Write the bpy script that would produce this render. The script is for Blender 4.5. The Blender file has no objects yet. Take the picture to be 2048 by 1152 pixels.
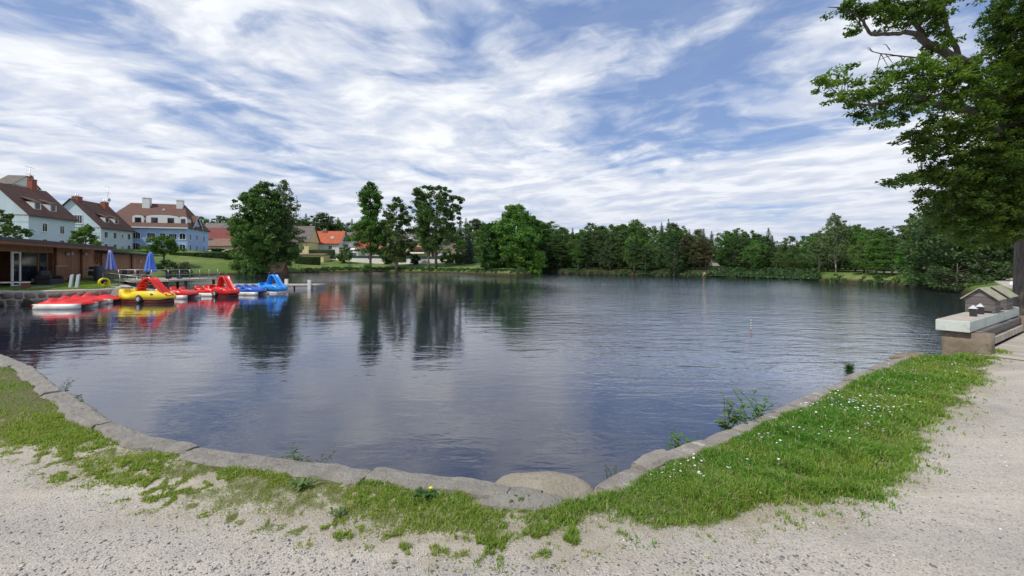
import bpy, math, random
import numpy as np
from mathutils import Vector, Matrix
R = math.radians
scene = bpy.context.scene
C = scene.collection
# ------------------------------------------------------------------ camera, light, exposure
F, HX, HY, CZ, WZ = 859.0, 1024.0, 528.0, 1.65, -0.7
cam = bpy.data.cameras.new('camera'); camo = bpy.data.objects.new('camera', cam); C.objects.link(camo)
camo.location = (0, 0, CZ); camo.rotation_euler = (R(90), 0, 0)
cam.lens = F/2048*36; cam.sensor_width = 36; cam.shift_y = -(576-HY)/2048
cam.clip_start = 0.05; cam.clip_end = 9000
scene.camera = camo
SUN_EL, SUN_AZ = R(52), math.atan2(-0.80, -0.60)      # azimuth measured from +Y towards +X
sd = Vector((math.sin(SUN_AZ)*math.cos(SUN_EL), math.cos(SUN_AZ)*math.cos(SUN_EL), math.sin(SUN_EL)))
sl = bpy.data.lights.new('sun', 'SUN'); sl.energy = 3.1; sl.angle = R(2.0); sl.color = (1, 0.94, 0.86)
so = bpy.data.objects.new('sun', sl); C.objects.link(so); so.rotation_euler = (-sd).to_track_quat('-Z', 'Y').to_euler()
scene.view_settings.view_transform = 'Standard'; scene.view_settings.look = 'None'
scene.view_settings.exposure = 0.30; scene.view_settings.gamma = 1.0

class NT:
    """small node tree helper"""
    def __init__(s, t): s.t = t; s.n = t.nodes; s.l = t.links
    def put(s, sock, v):
        if isinstance(v, bpy.types.NodeSocket): s.l.new(v, sock)
        elif v is not None:
            if isinstance(v, (tuple, list)) and len(v) == 3 and sock.type == 'RGBA': v = (*v, 1)
            sock.default_value = v
    def node(s, ty, ins=None, **kw):
        n = s.n.new(ty)
        for k, v in kw.items(): setattr(n, k, v)
        for k, v in (ins or {}).items(): s.put(n.inputs[k], v)
        return n
    def math(s, op, a, b=0.0, c=None, clamp=False):
        n = s.node('ShaderNodeMath', {0: a, 1: b}, operation=op, use_clamp=clamp)
        if c is not None: s.put(n.inputs[2], c)
        return n.outputs[0]
    def vm(s, op, a, b=None, sc=None):
        n = s.node('ShaderNodeVectorMath', {0: a}, operation=op)
        if b is not None: s.put(n.inputs[1], b)
        if sc is not None: s.put(n.inputs[3], sc)
        return n.outputs[0]
    def noise(s, vec, scale, detail=3, rough=0.5, dist=0.0, col=False):
        n = s.node('ShaderNodeTexNoise', {'Vector': vec, 'Scale': scale, 'Detail': detail, 'Roughness': rough, 'Distortion': dist})
        return n.outputs['Color' if col else 'Fac']
    def vor(s, vec, scale, feature='F1', out='Distance', rnd=1.0):
        n = s.node('ShaderNodeTexVoronoi', {'Vector': vec, 'Scale': scale, 'Randomness': rnd}, feature=feature)
        return n.outputs[out]
    def ramp(s, fac, stops, interp='LINEAR'):
        n = s.node('ShaderNodeValToRGB', {'Fac': fac}); r = n.color_ramp; r.interpolation = interp
        while len(r.elements) < len(stops): r.elements.new(0.5)
        for e, (p, c) in zip(r.elements, stops):
            e.position = p; e.color = (c, c, c, 1) if isinstance(c, (int, float)) else (*c, 1)
        return n.outputs[0]
    def mix(s, fac, a, b, blend='MIX'):
        n = s.node('ShaderNodeMix', data_type='RGBA', blend_type=blend)
        s.put(n.inputs[0], fac); s.put(n.inputs[6], a); s.put(n.inputs[7], b)
        return n.outputs[2]
    def mapr(s, v, a, b, c=0.0, d=1.0):
        return s.node('ShaderNodeMapRange', {0: v, 1: a, 2: b, 3: c, 4: d}).outputs[0]

# ------------------------------------------------------------------ world: clear sky under broken rows of cloud
w = bpy.data.worlds.new('World'); scene.world = w; w.use_nodes = True
t = NT(w.node_tree); t.n.clear()
sky = t.node('ShaderNodeTexSky', sky_type='NISHITA', sun_disc=False, sun_elevation=SUN_EL, sun_rotation=SUN_AZ, altitude=500, air_density=1.0, dust_density=0.6, ozone_density=2.5)
gen = t.node('ShaderNodeTexCoord').outputs['Generated']
sep = t.node('ShaderNodeSeparateXYZ', {0: gen})
zz = t.math('MAXIMUM', sep.outputs[2], 0.0)
den = t.math('ADD', zz, 0.17)
u = t.math('DIVIDE', sep.outputs[0], den); v = t.math('DIVIDE', sep.outputs[1], den)
def rot(vec, a, sx, sy, off=(0, 0, 0)):
    m1 = t.node('ShaderNodeMapping', {'Vector': vec, 'Rotation': (0, 0, R(a)), 'Location': off})
    return t.node('ShaderNodeMapping', {'Vector': m1.outputs[0], 'Scale': (sx, sy, 1)}).outputs[0]
au = t.math('ABSOLUTE', u); vb = t.math('ADD', v, t.math('MULTIPLY', t.math('DIVIDE', t.math('MULTIPLY', u, u), t.math('ADD', 1.0, t.math('MULTIPLY', au, 0.3))), 0.20))
plb = t.node('ShaderNodeCombineXYZ', {0: u, 1: vb, 2: 0.0}).outputs[0]
warp = t.vm('SCALE', t.vm('SUBTRACT', t.noise(plb, 1.6, 3, 0.5, col=True), (0.5, 0.5, 0.5)), sc=0.40)
plw = t.vm('ADD', plb, warp)
big = t.noise(rot(plw, 8, 0.8, 1.1, (2.3, 0.75, 0)), 1.1, 4, 0.5)
rows = t.noise(rot(plw, 12, 0.75, 1.7, (4.2, 2.1, 0)), 2.5, 5, 0.55)
cross = t.noise(rot(plw, -52, 0.8, 1.7, (0.2, 7.1, 0)), 2.6, 4, 0.55)
fine = t.noise(rot(plw, 15, 1.0, 1.3), 8.0, 8, 0.62, 0.15)
dens = t.math('ADD', t.math('MULTIPLY', big, 0.45), t.math('MULTIPLY', rows, 0.26))
dens = t.math('ADD', dens, t.math('MULTIPLY', cross, 0.20))
dens = t.math('ADD', dens, t.math('MULTIPLY', fine, 0.11))
hor = t.mapr(zz, 0.02, 0.50, 0.09, -0.012)
dens2 = t.math('ADD', dens, hor)
cover = t.ramp(dens2, [(0.44, 0.0), (0.485, 0.35), (0.53, 0.80), (0.59, 1.0)])
shn = t.noise(rot(plw, 14, 0.9, 1.5, (9.3, 3.7, 0)), 3.2, 7, 0.6)
shade = t.math('ADD', t.math('MULTIPLY', shn, 0.55), t.math('MULTIPLY', dens2, 0.45))
ccol = t.ramp(shade, [(0.42, (0.45, 0.52, 0.67)), (0.485, (0.55, 0.60, 0.71)), (0.535, (0.66, 0.69, 0.75)), (0.59, (0.80, 0.82, 0.86))])
ccol = t.mix(t.mapr(zz, 0.0, 0.22, 0.70, 0.0), ccol, (0.43, 0.48, 0.60))
skyc = t.mix(1.0, sky.outputs[0], (0.094, 0.094, 0.099), 'MULTIPLY')
skyc = t.mix(0.50, skyc, (0.14, 0.26, 0.56))
col = t.mix(t.math('MAXIMUM', cover, 0.14), skyc, ccol)
bg = t.node('ShaderNodeBackground', {'Color': col, 'Strength': 1.0})
t.l.new(bg.outputs[0], t.node('ShaderNodeOutputWorld').inputs[0])

# ------------------------------------------------------------------ mapping between pixels of the survey and the ground
def P(px, py, Y): return ((px-HX)/F*Y, Y, CZ-(py-HY)/F*Y)
def G(px, py, z=0.0):
    Y = (CZ-z)*F/(py-HY); return ((px-HX)/F*Y, Y)
def Xat(px, Y): return (px-HX)/F*Y
def Zat(py, Y): return CZ-(py-HY)/F*Y

# ------------------------------------------------------------------ numpy noise
def vnoise(x, y, seed=0):
    x = np.asarray(x, float); y = np.asarray(y, float)
    xi = np.floor(x).astype(np.int64); yi = np.floor(y).astype(np.int64); fx = x-xi; fy = y-yi
    fx = fx*fx*(3-2*fx); fy = fy*fy*(3-2*fy)
    def h(a, b):
        n = (a*374761393+b*668265263+seed*1442695041) & 0xffffffff
        n = ((n ^ (n >> 13))*1274126177) & 0xffffffff
        return ((n ^ (n >> 16)) & 0xffff)/65535.0
    return (h(xi, yi)*(1-fx)+h(xi+1, yi)*fx)*(1-fy)+(h(xi, yi+1)*(1-fx)+h(xi+1, yi+1)*fx)*fy
def fbm(x, y, o=4, seed=0):
    a = 0; s = 0.5; n = 0
    for k in range(o): a = a+s*vnoise(np.asarray(x)*2**k, np.asarray(y)*2**k, seed+k*7); n += s; s *= 0.55
    return a/n

# ------------------------------------------------------------------ materials
MAT = {}
def mat(name, fn=None, **kw):
    if name in MAT: return MAT[name]
    m = bpy.data.materials.new(name); m.use_nodes = True; t = NT(m.node_tree); t.n.clear()
    out = t.node('ShaderNodeOutputMaterial'); b = t.node('ShaderNodeBsdfPrincipled')
    t.l.new(b.outputs[0], out.inputs[0]); t.b = b; t.out = out
    t.obj = t.node('ShaderNodeTexCoord').outputs['Object']; t.pos = t.node('ShaderNodeNewGeometry').outputs['Position']
    for k, v in kw.items(): t.put(b.inputs[k], v)
    if fn: fn(t)
    MAT[name] = m; return m
def bump(t, h, dist, strength=1.0):
    t.l.new(t.node('ShaderNodeBump', {'Height': h, 'Distance': dist, 'Strength': strength}).outputs[0], t.b.inputs['Normal'])
def simple(name, col, rough=0.6, var=0.18, scale=3.0, metal=0.0, bmp=0.0, bscale=20):
    def fn(t):
        n = t.noise(t.obj, scale, 5, 0.6)
        c = t.mix(t.mapr(n, 0.3, 0.7), tuple(c*(1-var) for c in col), tuple(min(1, c*(1+var)) for c in col))
        t.put(t.b.inputs['Base Color'], c)
        t.put(t.b.inputs['Roughness'], t.mapr(n, 0.2, 0.8, max(0.05, rough-0.08), min(1, rough+0.1)))
        t.b.inputs['Metallic'].default_value = metal
        if bmp: bump(t, t.noise(t.obj, bscale, 5, 0.6), bmp)
    return mat(name, fn)

def render_wall(name, col):
    def fn(t):
        n = t.noise(t.pos, 0.5, 5, 0.65); st = t.noise(t.vm('MULTIPLY', t.pos, (1, 1, 0.12)), 1.6, 4, 0.6)
        c = t.mix(t.mapr(n, 0.3, 0.7), tuple(x*0.88 for x in col), col)
        c = t.mix(t.mapr(st, 0.55, 0.75, 0, 0.3), c, tuple(x*0.72 for x in col))
        t.put(t.b.inputs['Base Color'], c); t.b.inputs['Roughness'].default_value = 0.85
        bump(t, t.noise(t.pos, 14, 3), 0.01)
    return mat(name, fn)
def tiles(name, col):
    def fn(t):
        sp = t.node('ShaderNodeSeparateXYZ', {0: t.obj})
        r = t.math('FRACT', t.math('MULTIPLY', sp.outputs[2], 3.6)); cx = t.math('FRACT', t.math('MULTIPLY', sp.outputs[0], 3.2))
        n = t.noise(t.obj, 0.7, 5, 0.7); n2 = t.noise(t.obj, 9, 3, 0.7)
        c = t.mix(t.mapr(n, 0.3, 0.72), tuple(x*0.68 for x in col), tuple(x*1.18 for x in col))
        c = t.mix(t.mapr(n2, 0.35, 0.7, 0, 0.45), c, tuple(x*0.6 for x in col))
        t.put(t.b.inputs['Base Color'], c); t.b.inputs['Roughness'].default_value = 0.8
        bump(t, t.math('ADD', r, t.math('MULTIPLY', t.math('SINE', t.math('MULTIPLY', cx, 6.28)), 0.35)), 0.05)
    return mat(name, fn)
def leaf_mat(name, c1, c2, c3, trans=0.35, cscale=0.6):
    def fn(t):
        rnd = t.node('ShaderNodeNewGeometry').outputs['Random Per Island']
        oi = t.node('ShaderNodeObjectInfo').outputs['Random']
        n = t.noise(t.obj, cscale, 3, 0.6)
        c = t.mix(rnd, c1, c2); c = t.mix(t.mapr(n, 0.42, 0.70, 0, 0.75), c, c3)
        hs = t.node('ShaderNodeHueSaturation', {'Hue': t.mapr(oi, 0, 1, 0.485, 0.515), 'Saturation': t.mapr(oi, 0, 1, 0.9, 1.05), 'Value': t.mapr(t.math('FRACT', t.math('MULTIPLY', oi, 7.3)), 0, 1, 0.72, 1.28), 'Color': c})
        c = hs.outputs[0]
        t.put(t.b.inputs['Base Color'], c); t.b.inputs['Roughness'].default_value = 0.55
        t.b.inputs['Specular IOR Level'].default_value = 0.3
        tr = t.node('ShaderNodeBsdfTranslucent', {'Color': t.mix(1.0, c, (1.5, 1.7, 0.7), 'MULTIPLY')})
        ms = t.node('ShaderNodeMixShader', {0: trans}); t.l.new(t.b.outputs[0], ms.inputs[1]); t.l.new(tr.outputs[0], ms.inputs[2])
        t.l.new(ms.outputs[0], t.out.inputs[0])
    return mat(name, fn)
def bark(name, c1, c2, sc=1.0):
    def fn(t):
        p = t.vm('MULTIPLY', t.obj, (6*sc, 6*sc, 1.4*sc)); n = t.noise(p, 2.2, 6, 0.65, 0.4)
        t.put(t.b.inputs['Base Color'], t.mix(t.mapr(n, 0.35, 0.65), c1, c2)); t.b.inputs['Roughness'].default_value = 0.92
        bump(t, n, 0.05)
    return mat(name, fn)
def planks(name, c1, c2, axis=0, width=0.16, rough=0.75):
    """boards whose joints repeat along one local axis"""
    def fn(t):
        sp = t.node('ShaderNodeSeparateXYZ', {0: t.obj})
        k = t.math('DIVIDE', sp.outputs[axis], width); f = t.math('FRACT', k); idx = t.math('FLOOR', k)
        wn = t.node('ShaderNodeTexWhiteNoise', {'W': idx}, noise_dimensions='1D').outputs[0]
        sc = [1.5, 1.5, 1.5]; sc[axis] = 16
        if axis == 2: sc = [1.5, 1.5, 16]
        g = t.noise(t.vm('ADD', t.vm('MULTIPLY', t.obj, tuple(sc)), t.node('ShaderNodeCombineXYZ', {0: t.math('MULTIPLY', wn, 9), 1: t.math('MULTIPLY', wn, 5), 2: 0.0}).outputs[0]), 2.0, 5, 0.65)
        c = t.mix(t.mapr(g, 0.3, 0.7), c1, c2)
        c = t.mix(t.math('MULTIPLY', wn, 0.55), c, tuple(x*0.45 for x in c1))
        gap = t.math('MULTIPLY', t.math('LESS_THAN', f, 0.07), 0.8)
        c = t.mix(gap, c, tuple(x*0.12 for x in c1))
        t.put(t.b.inputs['Base Color'], c); t.b.inputs['Roughness'].default_value = rough
        bump(t, t.math('SUBTRACT', g, t.math('MULTIPLY', gap, 3)), 0.006)
    return mat(name, fn)
def stone(name, c1, c2, c3, sc=1.0, bmp=0.02):
    def fn(t):
        n = t.noise(t.pos, 2.2*sc, 6, 0.7); g = t.noise(t.pos, 70*sc, 3, 0.7); l = t.noise(t.vm('ADD', t.pos, (7, 3, 1)), 5*sc, 6, 0.72)
        c = t.mix(t.mapr(n, 0.32, 0.68), c1, c2)
        c = t.mix(t.mapr(g, 0.35, 0.65, 0, 0.5), c, tuple(x*0.6 for x in c1))
        c = t.mix(t.mapr(l, 0.56, 0.66, 0, 0.85), c, c3)
        t.put(t.b.inputs['Base Color'], c); t.b.inputs['Roughness'].default_value = 0.9
        bump(t, t.math('ADD', t.math('MULTIPLY', g, 0.35), t.noise(t.pos, 14*sc, 5, 0.7)), bmp)
    return mat(name, fn)

m_white = simple('white_paint', (0.74, 0.74, 0.72), 0.5, 0.06)
m_plastic_white = simple('white_fibreglass', (0.66, 0.66, 0.61), 0.35, 0.14, 2.5)
m_red = simple('red_fibreglass', (0.62, 0.018, 0.012), 0.30, 0.12, 2)
m_redtarp = simple('red_tarpaulin', (0.62, 0.012, 0.008), 0.6, 0.15, 2, bmp=0.02, bscale=3)
m_darkred = simple('dark_red_hull', (0.10, 0.008, 0.008), 0.4, 0.2)
m_yellow = simple('yellow_fibreglass', (0.80, 0.62, 0.03), 0.32, 0.08, 2)
m_blue = simple('blue_fibreglass', (0.012, 0.10, 0.46), 0.32, 0.15, 2)
m_lblue = simple('light_blue_fibreglass', (0.015, 0.25, 0.72), 0.3, 0.12, 2)
m_black = simple('black_rubber', (0.02, 0.02, 0.022), 0.6, 0.2)
m_dark = simple('dark_interior', (0.012, 0.010, 0.010), 0.8, 0.3)
m_steel = simple('galvanised_steel', (0.42, 0.43, 0.44), 0.4, 0.12, 6, metal=0.6)
m_chrome = simple('brushed_steel', (0.65, 0.65, 0.66), 0.22, 0.05, 6, metal=0.9)
m_anth = simple('anthracite_sheet', (0.035, 0.042, 0.055), 0.5, 0.15)
m_glass = mat('window_glass', None, **{'Base Color': (0.015, 0.02, 0.028, 1), 'Roughness': 0.06, 'Specular IOR Level': 0.7})
m_wood = planks('brown_boards', (0.30, 0.135, 0.062), (0.50, 0.26, 0.14), 0, 0.17)
m_beam = simple('brown_beam', (0.17, 0.070, 0.032), 0.7, 0.3, 4)
m_deck = planks('weathered_deck_boards', (0.40, 0.35, 0.27), (0.58, 0.52, 0.42), 0, 0.17)
m_greywood = planks('grey_weathered_boards', (0.10, 0.088, 0.082), (0.20, 0.18, 0.17), 2, 0.085)
m_roofwood = simple('grey_green_shingle', (0.31, 0.31, 0.22), 0.85, 0.25, 8, bmp=0.01, bscale=30)
m_greyplank = simple('grey_composite', (0.30, 0.36, 0.38), 0.6, 0.12)
m_wicker = simple('dark_wicker', (0.022, 0.022, 0.026), 0.7, 0.4, 40, bmp=0.01, bscale=60)
m_yplastic = simple('yellow_hose', (0.72, 0.62, 0.02), 0.45, 0.12)
m_concrete = stone('concrete', (0.40, 0.38, 0.33), (0.52, 0.50, 0.45), (0.30, 0.28, 0.24), 0.7, 0.006)
m_white_conc = stone('pale_painted_concrete', (0.48, 0.53, 0.48), (0.60, 0.655, 0.60), (0.34, 0.35, 0.29), 1.2, 0.006)
m_parapet = stone('brown_granite', (0.17, 0.13, 0.09), (0.30, 0.25, 0.18), (0.11, 0.09, 0.06), 1.2, 0.02)
m_coping = stone('pale_granite_coping', (0.32, 0.295, 0.255), (0.50, 0.465, 0.40), (0.20, 0.18, 0.14), 2.4, 0.045)
m_coping2 = stone('lichened_granite', (0.20, 0.18, 0.155), (0.36, 0.325, 0.275), (0.46, 0.44, 0.37), 1.3, 0.018)
m_boulder = stone('tan_granite', (0.34, 0.30, 0.22), (0.46, 0.41, 0.32), (0.27, 0.235, 0.17), 2.0, 0.03)
m_rubble = stone('rubble_stone', (0.16, 0.135, 0.11), (0.36, 0.31, 0.26), (0.24, 0.15, 0.11), 0.6, 0.05)
m_par_blue = simple('blue_canvas', (0.10, 0.22, 0.70), 0.7, 0.25, 5)
m_par_white = simple('pale_lilac_canvas', (0.50, 0.52, 0.80), 0.75, 0.2, 5)
m_bark = bark('oak_bark', (0.055, 0.045, 0.035), (0.14, 0.12, 0.10))
m_barkfar = bark('grey_bark', (0.07, 0.055, 0.042), (0.17, 0.14, 0.115), 0.5)
m_birchbark = bark('birch_bark', (0.12, 0.11, 0.10), (0.55, 0.53, 0.49), 0.7)
L_oak_lit = leaf_mat('lit_oak_leaves', (0.045, 0.11, 0.012), (0.10, 0.20, 0.022), (0.17, 0.29, 0.03), 0.5, 0.9)  # sunlight painted into the leaf colour of the oak's bright band
L_broad = leaf_mat('broadleaf_foliage', (0.036, 0.092, 0.016), (0.075, 0.155, 0.026), (0.12, 0.22, 0.036), 0.34, 0.35)
L_dark = leaf_mat('dark_broadleaf_foliage', (0.030, 0.074, 0.016), (0.062, 0.125, 0.026), (0.095, 0.175, 0.038), 0.32, 0.35)
L_light = leaf_mat('light_green_foliage', (0.060, 0.13, 0.018), (0.11, 0.20, 0.03), (0.18, 0.29, 0.05), 0.34, 0.35)
L_pine_shade = leaf_mat('pine_needles_and_shaded_leaves', (0.026, 0.058, 0.018), (0.052, 0.095, 0.030), (0.075, 0.12, 0.03), 0.2, 0.5)  # needle colour, also used to paint shade on right bank leaves
L_brown = leaf_mat('brownish_pine_needles', (0.045, 0.045, 0.022), (0.075, 0.068, 0.032), (0.085, 0.09, 0.035), 0.15, 0.5)
L_fir = leaf_mat('blue_green_needles', (0.040, 0.075, 0.055), (0.075, 0.115, 0.09), (0.12, 0.16, 0.13), 0.12, 0.8)
L_birch = leaf_mat('birch_foliage', (0.050, 0.090, 0.030), (0.095, 0.150, 0.055), (0.12, 0.19, 0.06), 0.30, 0.5)
L_hedge = leaf_mat('hedge_foliage', (0.018, 0.055, 0.012), (0.045, 0.105, 0.02), (0.07, 0.14, 0.03), 0.2, 0.8)
L_weed = leaf_mat('weed_leaves', (0.06, 0.13, 0.03), (0.11, 0.20, 0.05), (0.16, 0.26, 0.06), 0.35, 8)

# ------------------------------------------------------------------ object helpers
def tag(o, label=None, cat=None, group=None, kind=None):
    if label: o['label'] = label
    if cat: o['category'] = cat
    if group: o['group'] = group
    if kind: o['kind'] = kind
    return o
def thing(name, label, cat, loc=(0, 0, 0), rz=0.0, group=None):
    o = bpy.data.objects.new(name, None); C.objects.link(o); o.empty_display_size = 0.2
    o.location = loc; o.rotation_euler = (0, 0, rz); return tag(o, label, cat, group)
KIDS = {}
def link(name, me, m, parent=None, label=None):
    o = bpy.data.objects.new(name, me); C.objects.link(o)
    if m is not None and len(me.materials) == 0: me.materials.append(m)
    if parent is not None: o.parent = parent; KIDS.setdefault(parent.name, []).append(o)
    if label: o['label'] = label
    return o
def copy_tree(o, parent=None):
    c = o.copy(); C.objects.link(c)
    if parent is not None: c.parent = parent; KIDS.setdefault(parent.name, []).append(c)
    for ch in KIDS.get(o.name, []): copy_tree(ch, c)
    return c
def npmesh(name, co, faces, smooth=False):
    """co (N,3), faces (M,k) all with k corners"""
    me = bpy.data.meshes.new(name); co = np.ascontiguousarray(co, np.float32); faces = np.ascontiguousarray(faces, np.int32)
    me.vertices.add(len(co)); me.vertices.foreach_set('co', co.ravel())
    k = faces.shape[1]; me.loops.add(faces.size); me.loops.foreach_set('vertex_index', faces.ravel())
    me.polygons.add(len(faces)); me.polygons.foreach_set('loop_start', np.arange(0, faces.size, k, dtype=np.int32))
    if smooth: me.polygons.foreach_set('use_smooth', np.ones(len(faces), bool))
    me.update(calc_edges=True); return me

class MB:
    """collects shapes for ONE mesh"""
    def __init__(s): s.v = []; s.f = []; s.sm = []
    def add(s, vs, fs, smooth=False, M=None):
        n = len(s.v); vs = [Vector(v) for v in vs]
        if M is not None: vs = [M @ v for v in vs]
        s.v += vs; s.f += [tuple(i+n for i in f) for f in fs]; s.sm += [smooth]*len(fs); return s
    def box(s, x0, x1, y0, y1, z0, z1, M=None, taper=0):
        a = taper
        return s.add([(x0, y0, z0), (x1, y0, z0), (x1, y1, z0), (x0, y1, z0), (x0+a, y0+a, z1), (x1-a, y0+a, z1), (x1-a, y1-a, z1), (x0+a, y1-a, z1)],
              [(3, 2, 1, 0), (4, 5, 6, 7), (0, 1, 5, 4), (1, 2, 6, 5), (2, 3, 7, 6), (3, 0, 4, 7)], M=M)
    def prism(s, pts, a0, a1, axis='y', M=None, smooth=False):
        """extrude a polygon given in the two other axes"""
        n = len(pts)
        def mk(p, a): return (p[0], a, p[1]) if axis == 'y' else ((a, p[0], p[1]) if axis == 'x' else (p[0], p[1], a))
        vs = [mk(p, a0) for p in pts]+[mk(p, a1) for p in pts]
        fs = [tuple(range(n)), tuple(range(2*n-1, n-1, -1))]
        s.add(vs, fs, False, M); k = len(s.v)-2*n
        s.f += [(k+i, k+n+i, k+n+(i+1) % n, k+(i+1) % n) for i in range(n)]; s.sm += [smooth]*n; return s
    def tube(s, pts, rad, n=8, caps=True, M=None):
        pts = [Vector(p) for p in pts]; r = rad if isinstance(rad, (list, tuple)) else [rad]*len(pts)
        vs = []; up = None
        for i, p in enumerate(pts):
            d = (pts[min(i+1, len(pts)-1)]-pts[max(i-1, 0)]).normalized()
            if up is None: up = Vector((0, 0, 1)) if abs(d.z) < 0.9 else Vector((1, 0, 0))
            a = d.cross(up).normalized(); b = a.cross(d).normalized(); up = b
            for k in range(n):
                th = 2*math.pi*k/n; vs.append(p+(a*math.cos(th)+b*math.sin(th))*r[i])
        fs = [(i*n+k, i*n+(k+1) % n, (i+1)*n+(k+1) % n, (i+1)*n+k) for i in range(len(pts)-1) for k in range(n)]
        if caps: fs += [tuple(range(n-1, -1, -1)), tuple((len(pts)-1)*n+k for k in range(n))]
        return s.add(vs, fs, True, M)
    def lathe(s, prof, n=16, c=(0, 0, 0), M=None, squash=(1, 1), axis='z'):
        vs = []
        for r, z in prof:
            for k in range(n):
                a = 2*math.pi*k/n; p = (r*math.cos(a)*squash[0], r*math.sin(a)*squash[1], z)
                if axis == 'y': p = (p[0], z, p[1])
                if axis == 'x': p = (z, p[0], p[1])
                vs.append((c[0]+p[0], c[1]+p[1], c[2]+p[2]))
        fs = [(i*n+k, i*n+(k+1) % n, (i+1)*n+(k+1) % n, (i+1)*n+k) for i in range(len(prof)-1) for k in range(n)]
        fs += [tuple(range(n-1, -1, -1)), tuple((len(prof)-1)*n+k for k in range(n))]
        return s.add(vs, fs, True, M)
    def loft(s, secs, M=None, smooth=True, closed=True):
        """secs: list of rings (same count)"""
        n = len(secs[0]); vs = [p for r in secs for p in r]
        fs = [(i*n+k, i*n+(k+1) % n, (i+1)*n+(k+1) % n, (i+1)*n+k) for i in range(len(secs)-1) for k in range(n if closed else n-1)]
        if closed: fs += [tuple(range(n-1, -1, -1)), tuple((len(secs)-1)*n+k for k in range(n))]
        return s.add(vs, fs, smooth, M)
    def mesh(s, name):
        me = bpy.data.meshes.new(name); me.from_pydata([tuple(v) for v in s.v], [], s.f); me.update()
        me.polygons.foreach_set('use_smooth', s.sm); return me
    def build(s, name, m, parent=None, label=None): return link(name, s.mesh(name), m, parent, label)
def jag(me, amp, sc, seed=0):
    """roughen a mesh by noise"""
    from mathutils import noise as nz
    for v in me.vertices:
        p = v.co*sc+Vector((seed*3.1, seed*1.7, 0)); v.co += Vector((nz.noise(p), nz.noise(p+Vector((9, 2, 4))), nz.noise(p+Vector((3, 8, 1)))))*amp
def subd(me, cuts):
    import bmesh
    bm = bmesh.new(); bm.from_mesh(me); bmesh.ops.triangulate(bm, faces=[f for f in bm.faces if len(f.verts) > 4])
    bmesh.ops.subdivide_edges(bm, edges=bm.edges[:], cuts=cuts, use_grid_fill=True); bmesh.ops.remove_doubles(bm, verts=bm.verts[:], dist=1e-5)
    bm.to_mesh(me); bm.free(); me.update()

# ------------------------------------------------------------------ pond outline (plan)
near_px = [(0, 712), (60, 735), (100, 765), (150, 800), (210, 845), (300, 880), (400, 897), (470, 905), (520, 912), (600, 925), (700, 935), (760, 942), (850, 958), (940, 965), (985, 975),
           (1085, 985), (1190, 968), (1240, 942), (1300, 915), (1400, 880), (1500, 840), (1560, 815), (1640, 780), (1720, 745), (1780, 718), (1830, 711)]
near_in = [(-31, 20.5), (-27, 17.2), (-20, 13.4), (-14, 10.4)]+[G(*p) for p in near_px]
far_w = [(345, 551), (450, 549.3), (560, 547.5), (640, 544.6), (740, 543.6), (870, 545.2), (960, 547.3), (1036, 549.7), (1058, 549.0), (1063, 547.2), (1070, 545.6), (1088, 545.8), (1200, 548), (1300, 550), (1400, 553), (1500, 555.5), (1600, 559), (1700, 564), (1800, 571), (1900, 582), (1960, 592)]
terr = [G(-30, 613, WZ), G(100, 609, WZ), G(200, 605, WZ), G(236, 602.5, WZ), G(243, 597, WZ)]
pond = near_in+[(7.75, 7.75), (8.6, 8.4), (10.2, 8.9), (12.9, 10.7), (13.2, 12.0), (22, 20), (30, 27)]+[G(*p, WZ) for p in reversed(far_w)]+[(-58, 72), (-46, 56), (-38, 46), (-33.5, 38), (-30, 33)]+list(reversed(terr))
pond = np.array(pond)
def pdist(x, y, poly=None, closed=True):
    """signed distance to the pond outline: negative over the water"""
    poly = pond if poly is None else np.asarray(poly, float)
    x = np.asarray(x, float).ravel(); y = np.asarray(y, float).ravel(); d = np.full(x.shape, 1e9); ins = np.zeros(x.shape, bool)
    n = len(poly)
    for i in range(n if closed else n-1):
        ax, ay = poly[i]; bx, by = poly[(i+1) % n]; dx, dy = bx-ax, by-ay
        q = np.clip(((x-ax)*dx+(y-ay)*dy)/(dx*dx+dy*dy+1e-12), 0, 1)
        d = np.minimum(d, (x-ax-q*dx)**2+(y-ay-q*dy)**2)
        if abs(dy) > 1e-12: ins ^= ((ay > y) != (by > y)) & (x < (bx-ax)*(y-ay)/dy+ax)
    d = np.sqrt(d); return np.where(ins, -d, d) if closed else d
def sstep(a, b, x): q = np.clip((x-a)/(b-a), 0, 1); return q*q*(3-2*q)
def height(x, y):
    x = np.asarray(x, float).ravel(); y = np.asarray(y, float).ravel(); d = pdist(x, y)
    r = np.hypot(x, y); th = x/np.maximum(y, 1.0)
    far = sstep(38, 62, r)*(y > 0)
    left = sstep(-0.45, -0.62, th)*far; back = sstep(0.03, -0.06, th)*far
    slope = 0.035+0.075*back+0.045*left
    slope = np.where(th > 0.5, 0.02, slope)
    z = slope*far*np.minimum(np.maximum(d-1.5, 0), 32)
    z = z+far*0.45*sstep(0, 2.0, d)
    z = z+sstep(170, 330, r)*5*sstep(0.1, -0.1, th)*(y > 0)
    z = z+far*0.25*(fbm(x*0.12, y*0.12, 3, 5)-0.5)*sstep(0, 4, d)
    z = z+(1-far)*sstep(14, 20, r)*0.12*(x < -15)
    nz = (fbm(x*1.3, y*1.3, 3, 2)-0.5)*0.03*sstep(0.3, 1.2, d)*(1-far)
    z = z+nz
    edge = np.where(far > 0.3, sstep(-0.6, 0.5, d), sstep(0.06, 0.14, d))
    inner = np.where(d < 0, WZ-0.25-np.minimum(-d*0.5, 1.3), WZ-0.15)
    return inner*(1-edge)+z*edge
def hz(x, y): return float(height([x], [y])[0])

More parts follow.
